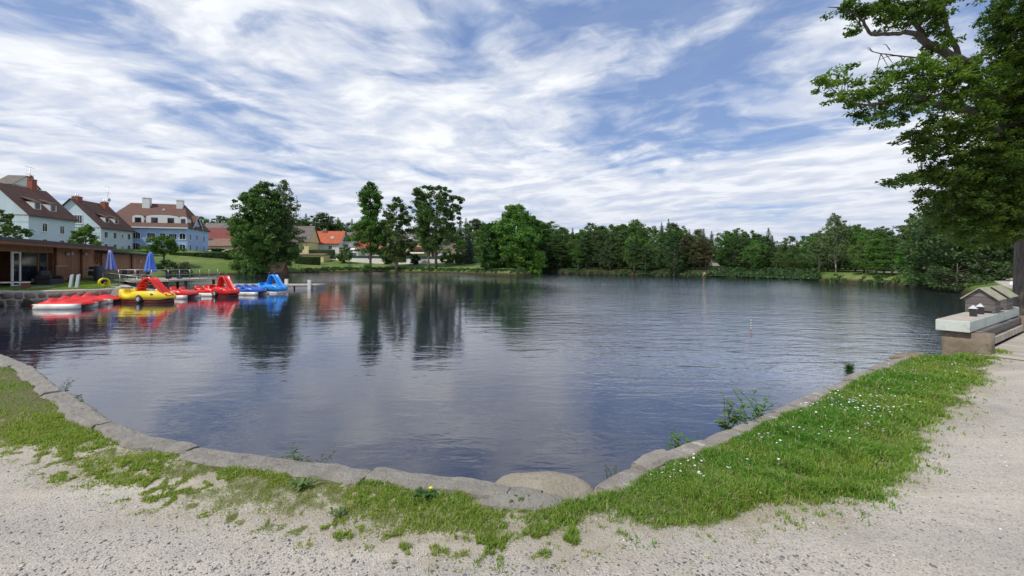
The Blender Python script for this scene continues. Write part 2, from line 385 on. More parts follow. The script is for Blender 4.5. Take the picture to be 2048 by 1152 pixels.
# grass / gravel zoning near the camera
border_px = [(-200, 850), (0, 862), (60, 885), (130, 912), (200, 938), (330, 968), (450, 1000), (560, 1020), (680, 1040), (830, 1058), (960, 1068), (1080, 1068), (1200, 1040), (1380, 1045), (1500, 1022), (1700, 985), (1800, 925), (1822, 862), (1900, 822), (1915, 780), (1965, 740), (1985, 704)]
border = [(-26, 13.0)]+[G(*p) for p in border_px]+[(9.2, 7.9), (8.0, 8.2)]
verge = np.array(border+[p for p in reversed(near_in[1:])])
def grass_density(x, y):
    """0..1: how dense the turf is on the near bank"""
    x = np.asarray(x, float); y = np.asarray(y, float)
    dv = -pdist(x, y, verge); n = fbm(x*3.1, y*3.1, 4, 11); n2 = fbm(x*9, y*9, 3, 31)
    core = sstep(-0.16, 0.12, dv+(n-0.5)*0.55)
    sparse = sstep(-5.2, -3.6, x)*sstep(0.9, 0.1, x); k = n*0.55+n2*0.45; rim = sstep(0.0, 0.75, dv)
    q = core*(1-0.92*sparse)+core*0.92*sparse*sstep(0.36-.10*rim, 0.46-.10*rim, k)*(.5+.5*rim)
    q = q*(1-.6*sstep(.55, .75, k)*(1-sparse)*(dv < .5))
    n3 = fbm(x*16, y*16, 2, 91); q = q*(1-.75*sstep(.50, .62, n3)*(1-sstep(.3, .9, dv))*np.maximum(sparse, .25*(dv < .35)))+.8*sstep(.56, .63, n3)*sstep(-.42, -.05, dv)*(1-q)*(.4+.6*sparse)
    dw = pdist(x, y); q = q*sstep(0.12, 0.19, dw+(n2-0.5)*0.12)
    return np.clip(q, 0, 1)

# ------------------------------------------------------------------ ground sheet
def build_ground():
    a1 = np.arange(-64, 64.01, 0.28); a2 = np.arange(67, 294, 3.0)
    ang = np.radians(np.concatenate([a1, a2]))
    rad = np.concatenate([np.geomspace(0.15, 14, 230), np.geomspace(14.2, 40, 70), np.geomspace(40.5, 175, 200), np.geomspace(182, 6000, 50)])
    A, Rr = np.meshgrid(ang, rad, indexing='ij'); x = (np.sin(A)*Rr).ravel(); y = (np.cos(A)*Rr).ravel()
    z = height(x, y); na, nr = len(ang), len(rad)
    i = np.arange(na)[:, None]; j = np.arange(nr-1)[None, :]; i2 = (i+1) % na
    f = np.stack([i*nr+j, i*nr+j+1, i2*nr+j+1, i2*nr+j], -1).reshape(-1, 4)
    me = npmesh('ground', np.stack([x, y, z], 1), f, True)
    g = np.zeros(len(x)); nearm = (np.hypot(x, y) < 32)
    g[nearm] = grass_density(x[nearm], y[nearm])
    g[~nearm] = 1.0
    tm = nearm & (x < -22) & (y > 20); g[tm] = 1.0
    # gravel paths on the far bank and the right bank, sandy landing
    for pth, wd in (([(-80, 150), (-48, 146), (-20, 133), (-2, 121), (6, 128)], 1.3), ([(2, 108), (-1, 112), (-4, 119)], 2.2), ([(70, 95), (60, 78), (54, 62), (50, 50), (40, 34), (24, 17), (14, 8.5)], 1.6)):
        dd = pdist(x, y, pth, False); g = np.where((dd < wd) & (np.hypot(x, y) > 9), np.minimum(g, sstep(wd*0.6, wd, dd)), g)
    soil = np.zeros(len(x)); soil[nearm] = sstep(-.45, .15, -pdist(x[nearm], y[nearm], verge)+(fbm(x[nearm]*2.3, y[nearm]*2.3, 4, 51)-.5)*.8)
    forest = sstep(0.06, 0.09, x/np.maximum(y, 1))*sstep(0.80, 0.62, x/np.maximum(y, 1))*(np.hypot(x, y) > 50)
    for nm, val in (('turf', g), ('litter', forest), ('soil', soil)):
        at = me.attributes.new(nm, 'FLOAT', 'POINT'); at.data.foreach_set('value', val.astype(np.float32))
    return me
def ground_fn(t):
    turf = t.node('ShaderNodeAttribute', attribute_name='turf').outputs['Fac']; lit = t.node('ShaderNodeAttribute', attribute_name='litter').outputs['Fac']
    p = t.pos
    n1 = t.noise(p, 0.7, 5, 0.6); n2 = t.noise(p, 7, 5, 0.65); n3 = t.noise(p, 85, 4, 0.75)
    n4 = t.noise(p, 150, 2, 0.7)
    v1 = t.vor(p, 75); vc = t.node('ShaderNodeSeparateColor', {0: t.vor(p, 75, out='Color')}).outputs[0]
    g = t.mix(t.mapr(n1, 0.33, 0.66), (0.54, 0.495, 0.415), (0.445, 0.41, 0.35))
    g = t.mix(t.mapr(n2, 0.38, 0.68, 0, 0.55), g, (0.575, 0.525, 0.435))
    g = t.mix(t.mapr(n3, 0.40, 0.60, 0.50, 0), g, (0.20, 0.185, 0.165))
    speck = t.math('MULTIPLY', t.math('LESS_THAN', vc, 0.13), t.math('LESS_THAN', v1, 0.45))
    g = t.mix(t.math('MULTIPLY', speck, 0.6), g, (0.085, 0.09, 0.10))
    speck2 = t.math('MULTIPLY', t.math('GREATER_THAN', vc, 0.86), t.math('LESS_THAN', v1, 0.4))
    g = t.mix(t.math('MULTIPLY', speck2, 0.6), g, (0.66, 0.62, 0.56))
    stn = t.noise(t.vm('ADD', p, (3, 9, 0)), 0.9, 6, 0.75)
    g = t.mix(t.mapr(stn, 0.56, 0.68, 0, 0.55), g, (0.25, 0.25, 0.25))
    sl_ = t.math('MULTIPLY', t.node('ShaderNodeAttribute', attribute_name='soil').outputs['Fac'], t.mapr(n2, 0.3, 0.65, 0.25, 0.85))
    g = t.mix(sl_, g, t.mix(n3, (0.20, 0.165, 0.10), (0.34, 0.295, 0.20)))
    trk = t.noise(t.node('ShaderNodeMapping', {'Vector': p, 'Rotation': (0, 0, R(-20)), 'Scale': (0.22, 1.3, 1)}).outputs[0], 1.6, 5, 0.6)
    g = t.mix(t.mapr(trk, 0.50, 0.66, 0, 0.28), g, (0.29, 0.275, 0.245)); g = t.mix(t.mapr(trk, 0.48, 0.34, 0, 0.4), g, (0.60, 0.55, 0.46))
    soil = t.mix(t.mapr(n2, 0.3, 0.7), (0.11, 0.085, 0.05), (0.20, 0.17, 0.10))
    lawn = t.mix(t.mapr(n1, 0.35, 0.65), (0.085, 0.150, 0.030), (0.135, 0.195, 0.042))
    lawn = t.mix(t.mapr(t.noise(p, 0.22, 5, 0.7), 0.50, 0.66, 0, 0.8), lawn, (0.25, 0.235, 0.10))
    lawn = t.mix(t.mapr(n2, 0.35, 0.7, 0, 0.45), lawn, (0.05, 0.09, 0.02))
    dist = t.vm('LENGTH', t.vm('MULTIPLY', p, (1, 1, 0))); 
    dn = t.node('ShaderNodeVectorMath', {0: t.vm('MULTIPLY', p, (1, 1, 0))}, operation='LENGTH').outputs['Value']
    green = t.mix(t.mapr(dn, 12, 22), t.mix(t.mapr(n2, 0.3, 0.7, 0.1, 0.6), soil, (0.07, 0.11, 0.03)), lawn)
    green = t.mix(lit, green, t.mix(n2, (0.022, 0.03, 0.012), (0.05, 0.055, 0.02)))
    msk = t.mapr(t.math('ADD', turf, t.math('MULTIPLY', t.math('SUBTRACT', n2, 0.5), 0.9)), 0.30, 0.62)
    c = t.mix(msk, g, green)
    zs = t.node('ShaderNodeSeparateXYZ', {0: p}).outputs[2]
    c = t.mix(t.mapr(zs, -0.55, -0.15, 1, 0), c, (0.045, 0.038, 0.022))
    t.put(t.b.inputs['Base Color'], c); t.b.inputs['Roughness'].default_value = 0.95; t.b.inputs['Specular IOR Level'].default_value = 0.15
    hgt = t.math('ADD', t.math('MULTIPLY', n3, 0.6), t.math('MULTIPLY', t.math('MINIMUM', v1, 0.5), -0.8))
    hgt = t.math('ADD', hgt, t.math('MULTIPLY', n2, 1.5))
    bump(t, hgt, 0.012)
m_ground = mat('ground_gravel_and_turf', ground_fn)
tag(link('ground', build_ground(), m_ground), kind='structure', label='pale gravel path and grassy banks round the pond')

# ------------------------------------------------------------------ water
def water_fn(t):
    p = t.pos; s = t.node('ShaderNodeSeparateXYZ', {0: p})
    dist = t.node('ShaderNodeVectorMath', {0: p}, operation='LENGTH').outputs['Value']
    wn = t.noise(p, 0.055, 3, 0.55, 0.3)
    thx = t.math('DIVIDE', s.outputs[0], t.math('MAXIMUM', s.outputs[1], 2.0))
    # wind: the left bay is sheltered by the hut and trees, the open right side is ruffled
    wind = t.mapr(t.math('ADD', s.outputs[0], t.math('MULTIPLY', t.math('SUBTRACT', wn, 0.5), 14.0)), -0.5, 5.5, 0.0, 1.0)
    wind = t.math('MULTIPLY', wind, t.mapr(s.outputs[1], 4.0, 9.5, 0.25, 1.0))
    farw = t.math('MULTIPLY', t.mapr(dist, 48, 66, 0, 1.3), t.mapr(wn, 0.36, 0.50, 0.35, 1.0))
    amt = t.math('ADD', t.math('MULTIPLY', wind, t.mapr(wn, 0.35, 0.6, 0.75, 1.0)), t.math('MULTIPLY', farw, 0.8), clamp=True)
    w0 = t.noise(t.vm('MULTIPLY', p, (0.5, 1.3, 1)), 0.55, 2, 0.5, 0.4)
    w1 = t.noise(t.vm('MULTIPLY', p, (0.55, 1.5, 1)), 1.5, 3, 0.5, 0.6)
    w2 = t.noise(t.vm('MULTIPLY', p, (1.0, 2.1, 1)), 3.4, 3, 0.5, 0.5)
    w3 = t.noise(t.vm('MULTIPLY', p, (1.3, 2.0, 1)), 8.0, 3, 0.55, 0.4)
    h = t.math('MULTIPLY', w1, t.mapr(amt, 0, 1, 0.0055, 0.020))
    h = t.math('ADD', h, t.math('MULTIPLY', w2, t.mapr(amt, 0, 1, 0.0026, 0.022)))
    h = t.math('ADD', h, t.math('MULTIPLY', w3, t.mapr(amt, 0, 1, 0.0002, 0.009)))
    h = t.math('ADD', h, t.math('MULTIPLY', w0, 0.014))
    wc = t.noise(t.vm('ADD', t.vm('MULTIPLY', p, (0.75, 1.7, 1)), (3, 8, 0)), 1.0, 2, 0.45, 0.8)
    h = t.math('ADD', h, t.math('MULTIPLY', wc, t.mapr(amt, 0, 1, 0.004, 0.060)))
    n = t.node('ShaderNodeBump', {'Height': h, 'Distance': 1.0, 'Strength': 1.0})
    t.l.new(n.outputs[0], t.b.inputs['Normal'])
    t.put(t.b.inputs['Base Color'], (0.020, 0.022, 0.038)); t.put(t.b.inputs['IOR'], t.mapr(amt, 0, 1, 1.6, 4.4))  # IOR raised with the ruffle to brighten its reflection beyond real water
    t.put(t.b.inputs['Roughness'], t.mapr(amt, 0, 1, 0.0, 0.02)); t.b.inputs['Specular IOR Level'].default_value = 0.95
m_water = mat('pond_water', water_fn)
wb = MB(); wb.add([(-85, 2, WZ), (62, 2, WZ), (62, 150, WZ), (-85, 150, WZ)], [(0, 1, 2, 3)])
tag(wb.build('water', m_water), kind='structure', label='dark pond water reflecting the clouds')

# ------------------------------------------------------------------ near bank: walls, boulder
def resample(poly, step):
    poly = [Vector((*p, 0)) for p in poly]; out = [poly[0]]; acc = 0
    for a, b in zip(poly[:-1], poly[1:]):
        L = (b-a).length; s = step-acc
        while s < L: out.append(a+(b-a)*(s/L)); s += step
        acc = L-(s-step)
    out.append(poly[-1]); return out
def stone_wall(name, label, path, lens, widths, m, seed, top=0.03, jg=0.02, group=None):
    rng = random.Random(seed); pts = resample(path, 0.08); parts = []; i = 0; V = []; Fc = []
    while i < len(pts)-2:
        n = max(3, int(rng.uniform(*lens)/0.08)); j = min(i+n, len(pts)-1)
        if len(pts)-1-j < 3: j = len(pts)-1
        w0 = rng.uniform(*widths); zt = top+rng.uniform(-0.02, 0.025); inset = rng.uniform(-0.02, 0.02)
        secs = []
        for k in range(i, j+1):
            d = (pts[min(k+1, len(pts)-1)]-pts[max(k-1, 0)]).normalized(); nn = Vector((d.y, -d.x, 0)); e = min(1.0, (min(k-i, j-k)*0.08+0.006)/0.06)
            rr = 0.010*(1-e)
            wv = w0+0.025*math.sin(k*0.37+seed)+0.012*math.sin(k*1.1)
            sh = d*(0.004 if k == i else (-0.004 if k == j else 0))
            ring = []
            for q in range(7): ring.append((-0.02+inset+rr+(wv-2*rr+0.02)*q/6, zt-rr-(0.03 if q in (0, 6) else 0.004)))
            ring += [(wv+0.005, zt-0.10), (wv, -0.18), (-0.0+inset, -1.2), (-0.02+inset, -0.45), (-0.035+inset, -0.12)]
            secs.append([pts[k]+sh+nn*a+Vector((0, 0, b)) for a, b in ring])
        mb = MB(); mb.loft(secs); V.append(mb); i = j
    out = MB()
    for mb in V: out.add(mb.v, mb.f, False)
    me = out.mesh(name); jag(me, jg*0.9, 5.5, seed); jag(me, jg*0.8, 23, seed)
    return tag(link(name, me, m), label, 'stone wall', group)
k0 = 4
stone_wall('stone_wall', 'low wall of long pale granite coping stones curving along the left side of the pond', near_in[1:20], (0.8, 1.9), (0.17, 0.22), m_coping, 3, 0.03, 0.014)
stone_wall('stone_wall', 'low wall of lichened granite blocks between the pond and the lush daisy grass', near_in[20:], (0.42, 0.75), (0.17, 0.22), m_coping2, 8, 0.02, 0.012)
def boulder(name, label, c, r, seed, m, amp=0.1, group=None, cat='boulder'):
    mb = MB(); prof = [(0.001, -1)]+[(math.cos(a), math.sin(a)) for a in np.linspace(-1.4, 1.4, 17)]+[(0.001, 1)]
    mb.lathe([(p[0], p[1]) for p in prof], 28); me = mb.mesh(name); jag(me, amp*2.0, 1.3, seed); jag(me, amp*0.5, 4, seed); jag(me, amp*0.14, 13, seed)
    for v in me.vertices: v.co = Vector((v.co.x*r[0], v.co.y*r[1], v.co.z*r[2]))
    o = link(name, me, m); o.location = c; return tag(o, label, cat, group)
bo = boulder('boulder', 'large rounded tan boulder set into the corner of the pond wall', (0.235, 3.27, -0.16), (0.43, 0.31, 0.185), 2, m_boulder, 0.07)
boulder('boulder', 'thin flat slab of granite lying on the path behind the rounded boulder', (0.10, 2.98, -0.03), (0.34, 0.11, 0.075), 5, m_coping, 0.06)
boulder('boulder', 'drowned tan rock at the waterline beside the rounded boulder', (0.40, 3.55, -0.80), (0.34, 0.30, 0.16), 9, m_boulder, 0.07)
boulder('boulder', 'flat brown slab at the far end of the lichened pond wall', (7.25, 7.72, -0.04), (0.42, 0.16, 0.09), 6, m_parapet, 0.08)

# ------------------------------------------------------------------ near bank: grass, daisies, pebbles, weeds
def grass_blades(name, X, Y, hgt, wid, rng, lean=0.45):
    n = len(X); Z = height(X, Y) if n < 400000 else 0; th = rng.uniform(0, 2*np.pi, n); ld = rng.uniform(0, 2*np.pi, n); ln = rng.uniform(0.05, lean, n)*hgt*1.3
    dx, dy = np.cos(th)*wid/2, np.sin(th)*wid/2; lx, ly = np.cos(ld)*ln, np.sin(ld)*ln
    b = np.stack([X, Y, Z-0.005], 1); o = np.zeros(n)
    v0 = b+np.stack([-dx, -dy, o], 1); v1 = b+np.stack([dx, dy, o], 1)
    mid = b+np.stack([lx*0.35, ly*0.35, hgt*0.6], 1)
    v2 = mid+np.stack([dx, dy, o], 1)*0.75; v3 = mid-np.stack([dx, dy, o], 1)*0.75
    v4 = b+np.stack([lx, ly, hgt*(1-0.25*ln/np.maximum(hgt, 1e-3))], 1)
    co = np.stack([v0, v1, v2, v3, v4, v4], 1).reshape(-1, 3); i = np.arange(n)[:, None]*6
    f = np.concatenate([i+np.array([[0, 1, 2, 3]]), i+np.array([[3, 2, 4, 5]])], 0)
    return npmesh(name, co, f)
rs = np.random.default_rng(4)
def sample_turf(n, x0, x1, y0, y1):
    # more samples near the camera
    X = rs.uniform(x0, x1, n); Y = rs.uniform(y0, y1, n); keep = rs.uniform(0, 1, n) < np.minimum(1, 16/(X*X+Y*Y+1))
    X, Y = X[keep], Y[keep]; g = grass_density(X, Y); k = rs.uniform(0, 1, len(X)) < g**1.2
    return X[k], Y[k], g[k]
def near_grass():
    parts = [sample_turf(1200000, 0.2, 9.5, 2.2, 8.6), sample_turf(520000, -5.0, 0.4, 2.2, 4.9), sample_turf(560000, -13, -3.6, 3.2, 10.5)]
    X = np.concatenate([p[0] for p in parts]); Y = np.concatenate([p[1] for p in parts]); g = np.concatenate([p[2] for p in parts])
    r = np.hypot(X, Y); n = fbm(X*2.0, Y*2.0, 3, 77)
    lush = sstep(0.2, 1.2, X); tall = 0.020+0.038*g*lush+0.014*g*(1-lush); tall = tall*(0.55+1.15*sstep(0.35, 0.7, n))*(.85+.15*lush)*rs.uniform(0.5, 1.25, len(X))
    wid = (0.0035+0.0012*r)*rs.uniform(0.7, 1.3, len(X)); me = grass_blades('grass', X, Y, tall, wid, rs, 0.9)
    dv = -pdist(X, Y, border, False)*-1; dry = 1-sstep(0.05, 0.75, dv+(n-.5)*.8)
    at = me.attributes.new('dry', 'FLOAT', 'POINT'); at.data.foreach_set('value', np.repeat(dry, 6).astype(np.float32)); return me, len(X)
def grass_fn(t):
    rnd = t.node('ShaderNodeNewGeometry').outputs['Random Per Island']; p = t.pos
    n = t.noise(p, 0.8, 5, 0.7); n2 = t.noise(t.vm('ADD', p, (5, 2, 0)), 2.6, 4, 0.65); sx = t.node('ShaderNodeSeparateXYZ', {0: p}).outputs[0]
    c = t.mix(rnd, (0.060, 0.185, 0.018), (0.135, 0.315, 0.038))
    c2 = t.mix(rnd, (0.19, 0.28, 0.035), (0.34, 0.38, 0.08))
    dry = t.mapr(t.math('ADD', n, t.math('MULTIPLY', n2, 0.5)), 0.72, 0.95)
    left = t.math('ADD', t.mapr(sx, 0.9, -0.6, 0.05, 0.55), t.math('MULTIPLY', t.node('ShaderNodeAttribute', attribute_name='dry').outputs['Fac'], 0.38))
    c = t.mix(t.math('ADD', t.math('MULTIPLY', dry, 0.6), left, clamp=True), c, c2)
    c = t.mix(t.math('MULTIPLY', t.math('GREATER_THAN', rnd, 0.87), 0.85), c, (0.42, 0.38, 0.18))
    t.put(t.b.inputs['Base Color'], c); t.b.inputs['Roughness'].default_value = 0.6; t.b.inputs['Specular IOR Level'].default_value = 0.25
    tr = t.node('ShaderNodeBsdfTranslucent', {'Color': t.mix(1.0, c, (1.3, 1.5, 0.8), 'MULTIPLY')}); ms = t.node('ShaderNodeMixShader', {0: 0.4})
    t.l.new(t.b.outputs[0], ms.inputs[1]); t.l.new(tr.outputs[0], ms.inputs[2]); t.l.new(ms.outputs[0], t.out.inputs[0])
m_grass = mat('grass_blades', grass_fn)
gm, gn = near_grass(); print('blades', gn)
tag(link('grass', gm, m_grass), 'short green grass growing between the pond wall and the gravel path', 'grass', kind='stuff')
# tufts on the terrace before the hut and on the lake edges
def edge_grass():
    X = rs.uniform(-37, -24, 90000); Y = rs.uniform(22, 33, 90000); d = pdist(X, Y); k = (d > 0.75) & (d < 3.0); X, Y = X[k], Y[k]
    return grass_blades('grass', X, Y, rs.uniform(0.04, 0.13, len(X)), np.full(len(X), 0.035), rs, 0.8)
tag(link('grass', edge_grass(), m_grass), 'strip of lawn on top of the rubble wall in front of the wooden hut', 'grass', kind='stuff')
def pebbles():
    n = 20000; r = 1.2+rs.power(1.6, n)*8; a = R(-60)+rs.uniform(0, 1, n)*R(120); X = np.sin(a)*r; Y = np.cos(a)*r
    d = pdist(X, Y); g = grass_density(X, Y); k = (d > 0.30) & (g < 0.25); X, Y = X[k], Y[k]; n = len(X)
    s = rs.gamma(2.2, 0.0021, n)+0.002; s = np.minimum(s*.8, 0.014); Z = height(X, Y)+s*0.15
    base = np.array([(1, 0, 0), (0, 1, 0), (-1, 0, 0), (0, -1, 0), (0, 0, 0.8), (0, 0, -0.8)], float)
    th = rs.uniform(0, 6.28, n); c, sn = np.cos(th), np.sin(th); sx = s*rs.uniform(0.7, 1.5, n); sz = s*rs.uniform(0.4, 0.8, n)
    B = base[None].repeat(n, 0)*(1+rs.uniform(-0.25, 0.25, (n, 6, 3))); bx = B[:, :, 0]*sx[:, None]; by = B[:, :, 1]*s[:, None]
    co = np.stack([X[:, None]+bx*c[:, None]-by*sn[:, None], Y[:, None]+bx*sn[:, None]+by*c[:, None], Z[:, None]+B[:, :, 2]*sz[:, None]], 2).reshape(-1, 3)
    tri = np.array([(0, 1, 4), (1, 2, 4), (2, 3, 4), (3, 0, 4), (1, 0, 5), (2, 1, 5), (3, 2, 5), (0, 3, 5)])
    return npmesh('gravel', co, (np.arange(n)[:, None, None]*6+tri[None]).reshape(-1, 3))
def pebble_fn(t):
    rnd = t.node('ShaderNodeNewGeometry').outputs['Random Per Island']
    t.put(t.b.inputs['Base Color'], t.ramp(rnd, [(0.0, (0.10, 0.10, 0.11)), (0.2, (0.24, 0.23, 0.22)), (0.55, (0.44, 0.40, 0.35)), (0.85, (0.56, 0.52, 0.46)), (1.0, (0.70, 0.68, 0.64))])); t.b.inputs['Roughness'].default_value = 0.85
def dark_grit():
    n = 2600; C_ = [(-1.9, 2.25, .55, .22), (-1.2, 2.35, .4, .12), (-2.9, 2.6, .6, .2), (1.3, 2.35, .3, .08), (0.1, 2.3, .3, .1), (2.2, 2.9, .5, .15), (3.6, 4.2, .8, .5), (-2.4, 2.3, .8, .12)]
    i = rs.integers(0, len(C_), n); c = np.array(C_)[i]; X = c[:, 0]+rs.normal(size=n)*c[:, 2]; Y = c[:, 1]+rs.normal(size=n)*c[:, 3]; g = grass_density(X, Y); k = (g < .2) & (pdist(X, Y) > .35); X, Y = X[k], Y[k]; n = len(X)
    s = np.minimum(rs.gamma(2.2, .0021, n)+.0015, .012); Z = height(X, Y); th = rs.uniform(0, 6.28, n); base = np.array([(1, 0, 0), (.2, .8, 0), (-1, .3, 0), (-.3, -.8, 0), (0, 0, .45), (0, 0, -.8)], float); B = base[None].repeat(n, 0)*(1+rs.uniform(-.35, .35, (n, 6, 3))); c_, s_ = np.cos(th), np.sin(th); bx, by = B[:, :, 0]*s[:, None]*1.2, B[:, :, 1]*s[:, None]
    co = np.stack([X[:, None]+bx*c_[:, None]-by*s_[:, None], Y[:, None]+bx*s_[:, None]+by*c_[:, None], Z[:, None]+B[:, :, 2]*s[:, None]], 2).reshape(-1, 3)
    tri = np.array([(0, 1, 4), (1, 2, 4), (2, 3, 4), (3, 0, 4), (1, 0, 5), (2, 1, 5), (3, 2, 5), (0, 3, 5)]); return npmesh('gravel', co, (np.arange(n)[:, None, None]*6+tri[None]).reshape(-1, 3))
def dark_fn(t):
    t.put(t.b.inputs['Base Color'], t.ramp(t.node('ShaderNodeNewGeometry').outputs['Random Per Island'], [(0, (.07, .075, .08)), (.6, (.15, .155, .16)), (1, (.30, .29, .27))])); t.b.inputs['Roughness'].default_value = .85
tag(link('gravel', dark_grit(), mat('dark_chips', dark_fn)), 'dark grey stone chips in worn patches of the path', 'gravel', kind='stuff')
tag(link('gravel', pebbles(), mat('loose_pebbles', pebble_fn)), 'loose grit and pebbles scattered over the pale path', 'gravel', kind='stuff')
def daisies():
    mb = MB(); rng = random.Random(3)
    cl = [(G(1710, 822), 0.33, 150), (G(1760, 808), 0.35, 40), (G(1640, 850), 0.8, 30), (G(1560, 885), 0.3, 16), (G(1390, 952), 0.14, 16), (G(1330, 965), 0.08, 5), (G(1740, 866), 0.14, 9), (G(1640, 890), 0.25, 14), (G(1800, 780), 0.8, 55), (G(1720, 800), 0.9, 45), (G(1850, 740), 1.0, 50), (G(1480, 900), 0.6, 16)]
    for (cx, cy), s, n in cl:
        for _ in range(n):
            x, y = cx+rng.gauss(0, s), cy+rng.gauss(0, s*0.7)
            if float(grass_density(np.array([x]), np.array([y]))[0]) < 0.5: continue
            z = hz(x, y)+rng.uniform(0.055, 0.085); r = rng.uniform(0.007, 0.0105); tx, ty = rng.uniform(-.4, .4), rng.uniform(-.5, .3)
            ring = [(x+r*math.cos(a), y+r*math.sin(a), z+r*(tx*math.cos(a)+ty*math.sin(a))) for a in [k*math.pi/4 for k in range(8)]]
            mb.add(ring+[(x, y, z-0.004), (x, y, z-0.05), (x+0.0015, y, z-0.05)], [tuple(range(8)), (8, 9, 10)])
    return mb
tag(daisies().build('daisies', m_white), 'white daisies dotted through the lush grass verge', 'daisies', kind='stuff')

def weed(name, label, x, y, z, h, n, seed, m, leaf=0.05, spread=0.25, cat='plant', group=None, lean=(0, 0)):
    """stems with alternate narrow leaves"""
    rng = random.Random(seed); root = thing(name, label, cat, (x, y, z), 0, group); st = MB(); lf = MB()
    for k in range(n):
        a = rng.uniform(0, 6.28); hh = h*rng.uniform(0.55, 1.0); sp = rng.uniform(0.2, 1)*spread; bx, by = rng.gauss(0, spread*0.25), rng.gauss(0, spread*0.15)
        pts = [Vector((bx+(math.cos(a)*sp+lean[0])*q*q, by+(math.sin(a)*sp*0.6+lean[1])*q*q, hh*q*(1-0.12*q))) for q in [i/7 for i in range(8)]]
        st.tube(pts, [0.0035*(1-0.6*i/7)*(h/0.4) for i in range(8)], 4)
        m_ = int(hh/leaf*3.2)
        for i in range(m_):
            q = 0.12+0.88*i/m_; f = q*7; p = pts[int(min(6, f))].lerp(pts[int(min(6, f))+1], f-int(min(6, f))); la = rng.uniform(0, 6.28); L = leaf*rng.uniform(0.6, 1.2)*(1.15-0.5*q); d = Vector((math.cos(la), math.sin(la), rng.uniform(-0.1, 0.8))).normalized(); sd_ = d.cross(Vector((0, 0, 1))).normalized()*L*0.2
            lf.add([p, p+d*L*0.5+sd_, p+d*L+Vector((0, 0, -L*0.2)), p+d*L*0.5-sd_], [(0, 1, 2, 3)])
    st.build('stem', m, root); lf.build('leaves', m, root); return root
def onwall(px, py, z=-0.3): x, y = G(px, py, 0); return x, y, z
pw = 'weeds rooted in the pond walls'
x, y = G(1490, 846); weed('weed', 'tallest bushy green weed rising from the water side of the lichened wall', x-0.06, y+0.08, -0.15, 0.52, 10, 3, L_weed, 0.12, 0.30, group=pw)
x, y = G(1530, 830); weed('weed', 'slender leaning weed just beyond the tallest weed by the lichened wall', x-0.05, y+0.09, -0.15, 0.50, 8, 13, L_weed, 0.11, 0.28, group=pw)
x, y = G(1385, 887); weed('weed', 'low sprawling weed over the water by the middle of the lichened wall', x-0.08, y+0.08, -0.15, 0.30, 7, 5, L_weed, 0.09, 0.26, group=pw)
x, y = G(1240, 945); weed('weed', 'thin dry weed beside the rounded boulder at the wall corner', x-0.03, y+0.06, -0.15, 0.30, 4, 7, L_birch, 0.03, 0.12, group=pw)
x, y = G(578, 926); weed('weed', 'yellow green leafy shoot at the water edge of the pale coping wall', x, y+0.05, -0.12, 0.30, 5, 9, L_weed, 0.07, 0.10, lean=(-0.05, 0), group=pw)
x, y = G(612, 930); weed('weed', 'blue green upright stalks next to the yellow green shoot', x, y+0.05, -0.12, 0.26, 7, 10, L_birch, 0.06, 0.16, group=pw)
x, y = G(140, 790); weed('weed', 'broad green clump hanging on the left end of the coping wall', x+0.03, y+0.05, -0.12, 0.18, 5, 12, L_weed, 0.09, 0.12, group=pw)
x, y = G(112, 772); weed('weed', 'sparse grassy sprig above the clump on the left coping wall', x+0.03, y+0.05, -0.12, 0.26, 4, 14, L_birch, 0.05, 0.22, group=pw)
x, y = G(1699, 741, WZ); weed('water_reed', 'small dark tuft of reeds standing in the water by the lichened wall', x, y, -0.72, 0.24, 40, 22, L_dark, 0.07, 0.14, 'reeds')
# dandelion in the verge
x, y = G(862, 992); dd = thing('dandelion', 'single yellow dandelion flower in the sparse verge', 'flower', (x, y, hz(x, y)))
mb = MB(); mb.tube([(0, 0, 0), (0.005, 0, 0.03), (0, 0, 0.055)], 0.0018, 5); mb.build('stem', L_weed, dd)
mb = MB(); mb.lathe([(0.004, 0.050), (0.016, 0.058), (0.013, 0.064), (0.002, 0.068)], 14); mb.build('flower_head', m_yplastic, dd)
def leaf_rosette(x, y, seed, r, label):
    rng = random.Random(seed); mb = MB()
    for k in range(26):
        a = rng.uniform(0, 6.28); L = r*rng.uniform(0.5, 1); d = Vector((math.cos(a), math.sin(a), 0)); s = Vector((-d.y, d.x, 0))*L*0.16; o = Vector((rng.gauss(0, r*0.3), rng.gauss(0, r*0.2), 0.01)); up = rng.uniform(0.2, 0.7)
        mb.add([o, o+d*L*0.5+s+Vector((0, 0, L*up)), o+d*L+Vector((0, 0, L*up*0.7)), o+d*L*0.5-s+Vector((0, 0, L*up))], [(0, 1, 2, 3)])
    ob = mb.build('weed', L_weed, None); ob.location = (x, y, hz(x, y)); tag(ob, label, 'plant', 'flat weeds in the sparse verge')
for i, (px, py, r, lb) in enumerate([(845, 1000, 0.10, 'large rosette weed beside the yellow dandelion'), (600, 975, 0.10, 'dark green weed patch near the pale coping wall'), (680, 1030, 0.055, 'small lone weed at the gravel edge of the verge'), (480, 915, 0.09, 'green weed tuft growing over the pale coping wall'), (230, 845, 0.09, 'weed lapping onto the coping at the left bend'), (1040, 1005, 0.07, 'weed in front of the flat slab by the rounded boulder')]):
    leaf_rosette(*G(px, py), 40+i, r, lb)

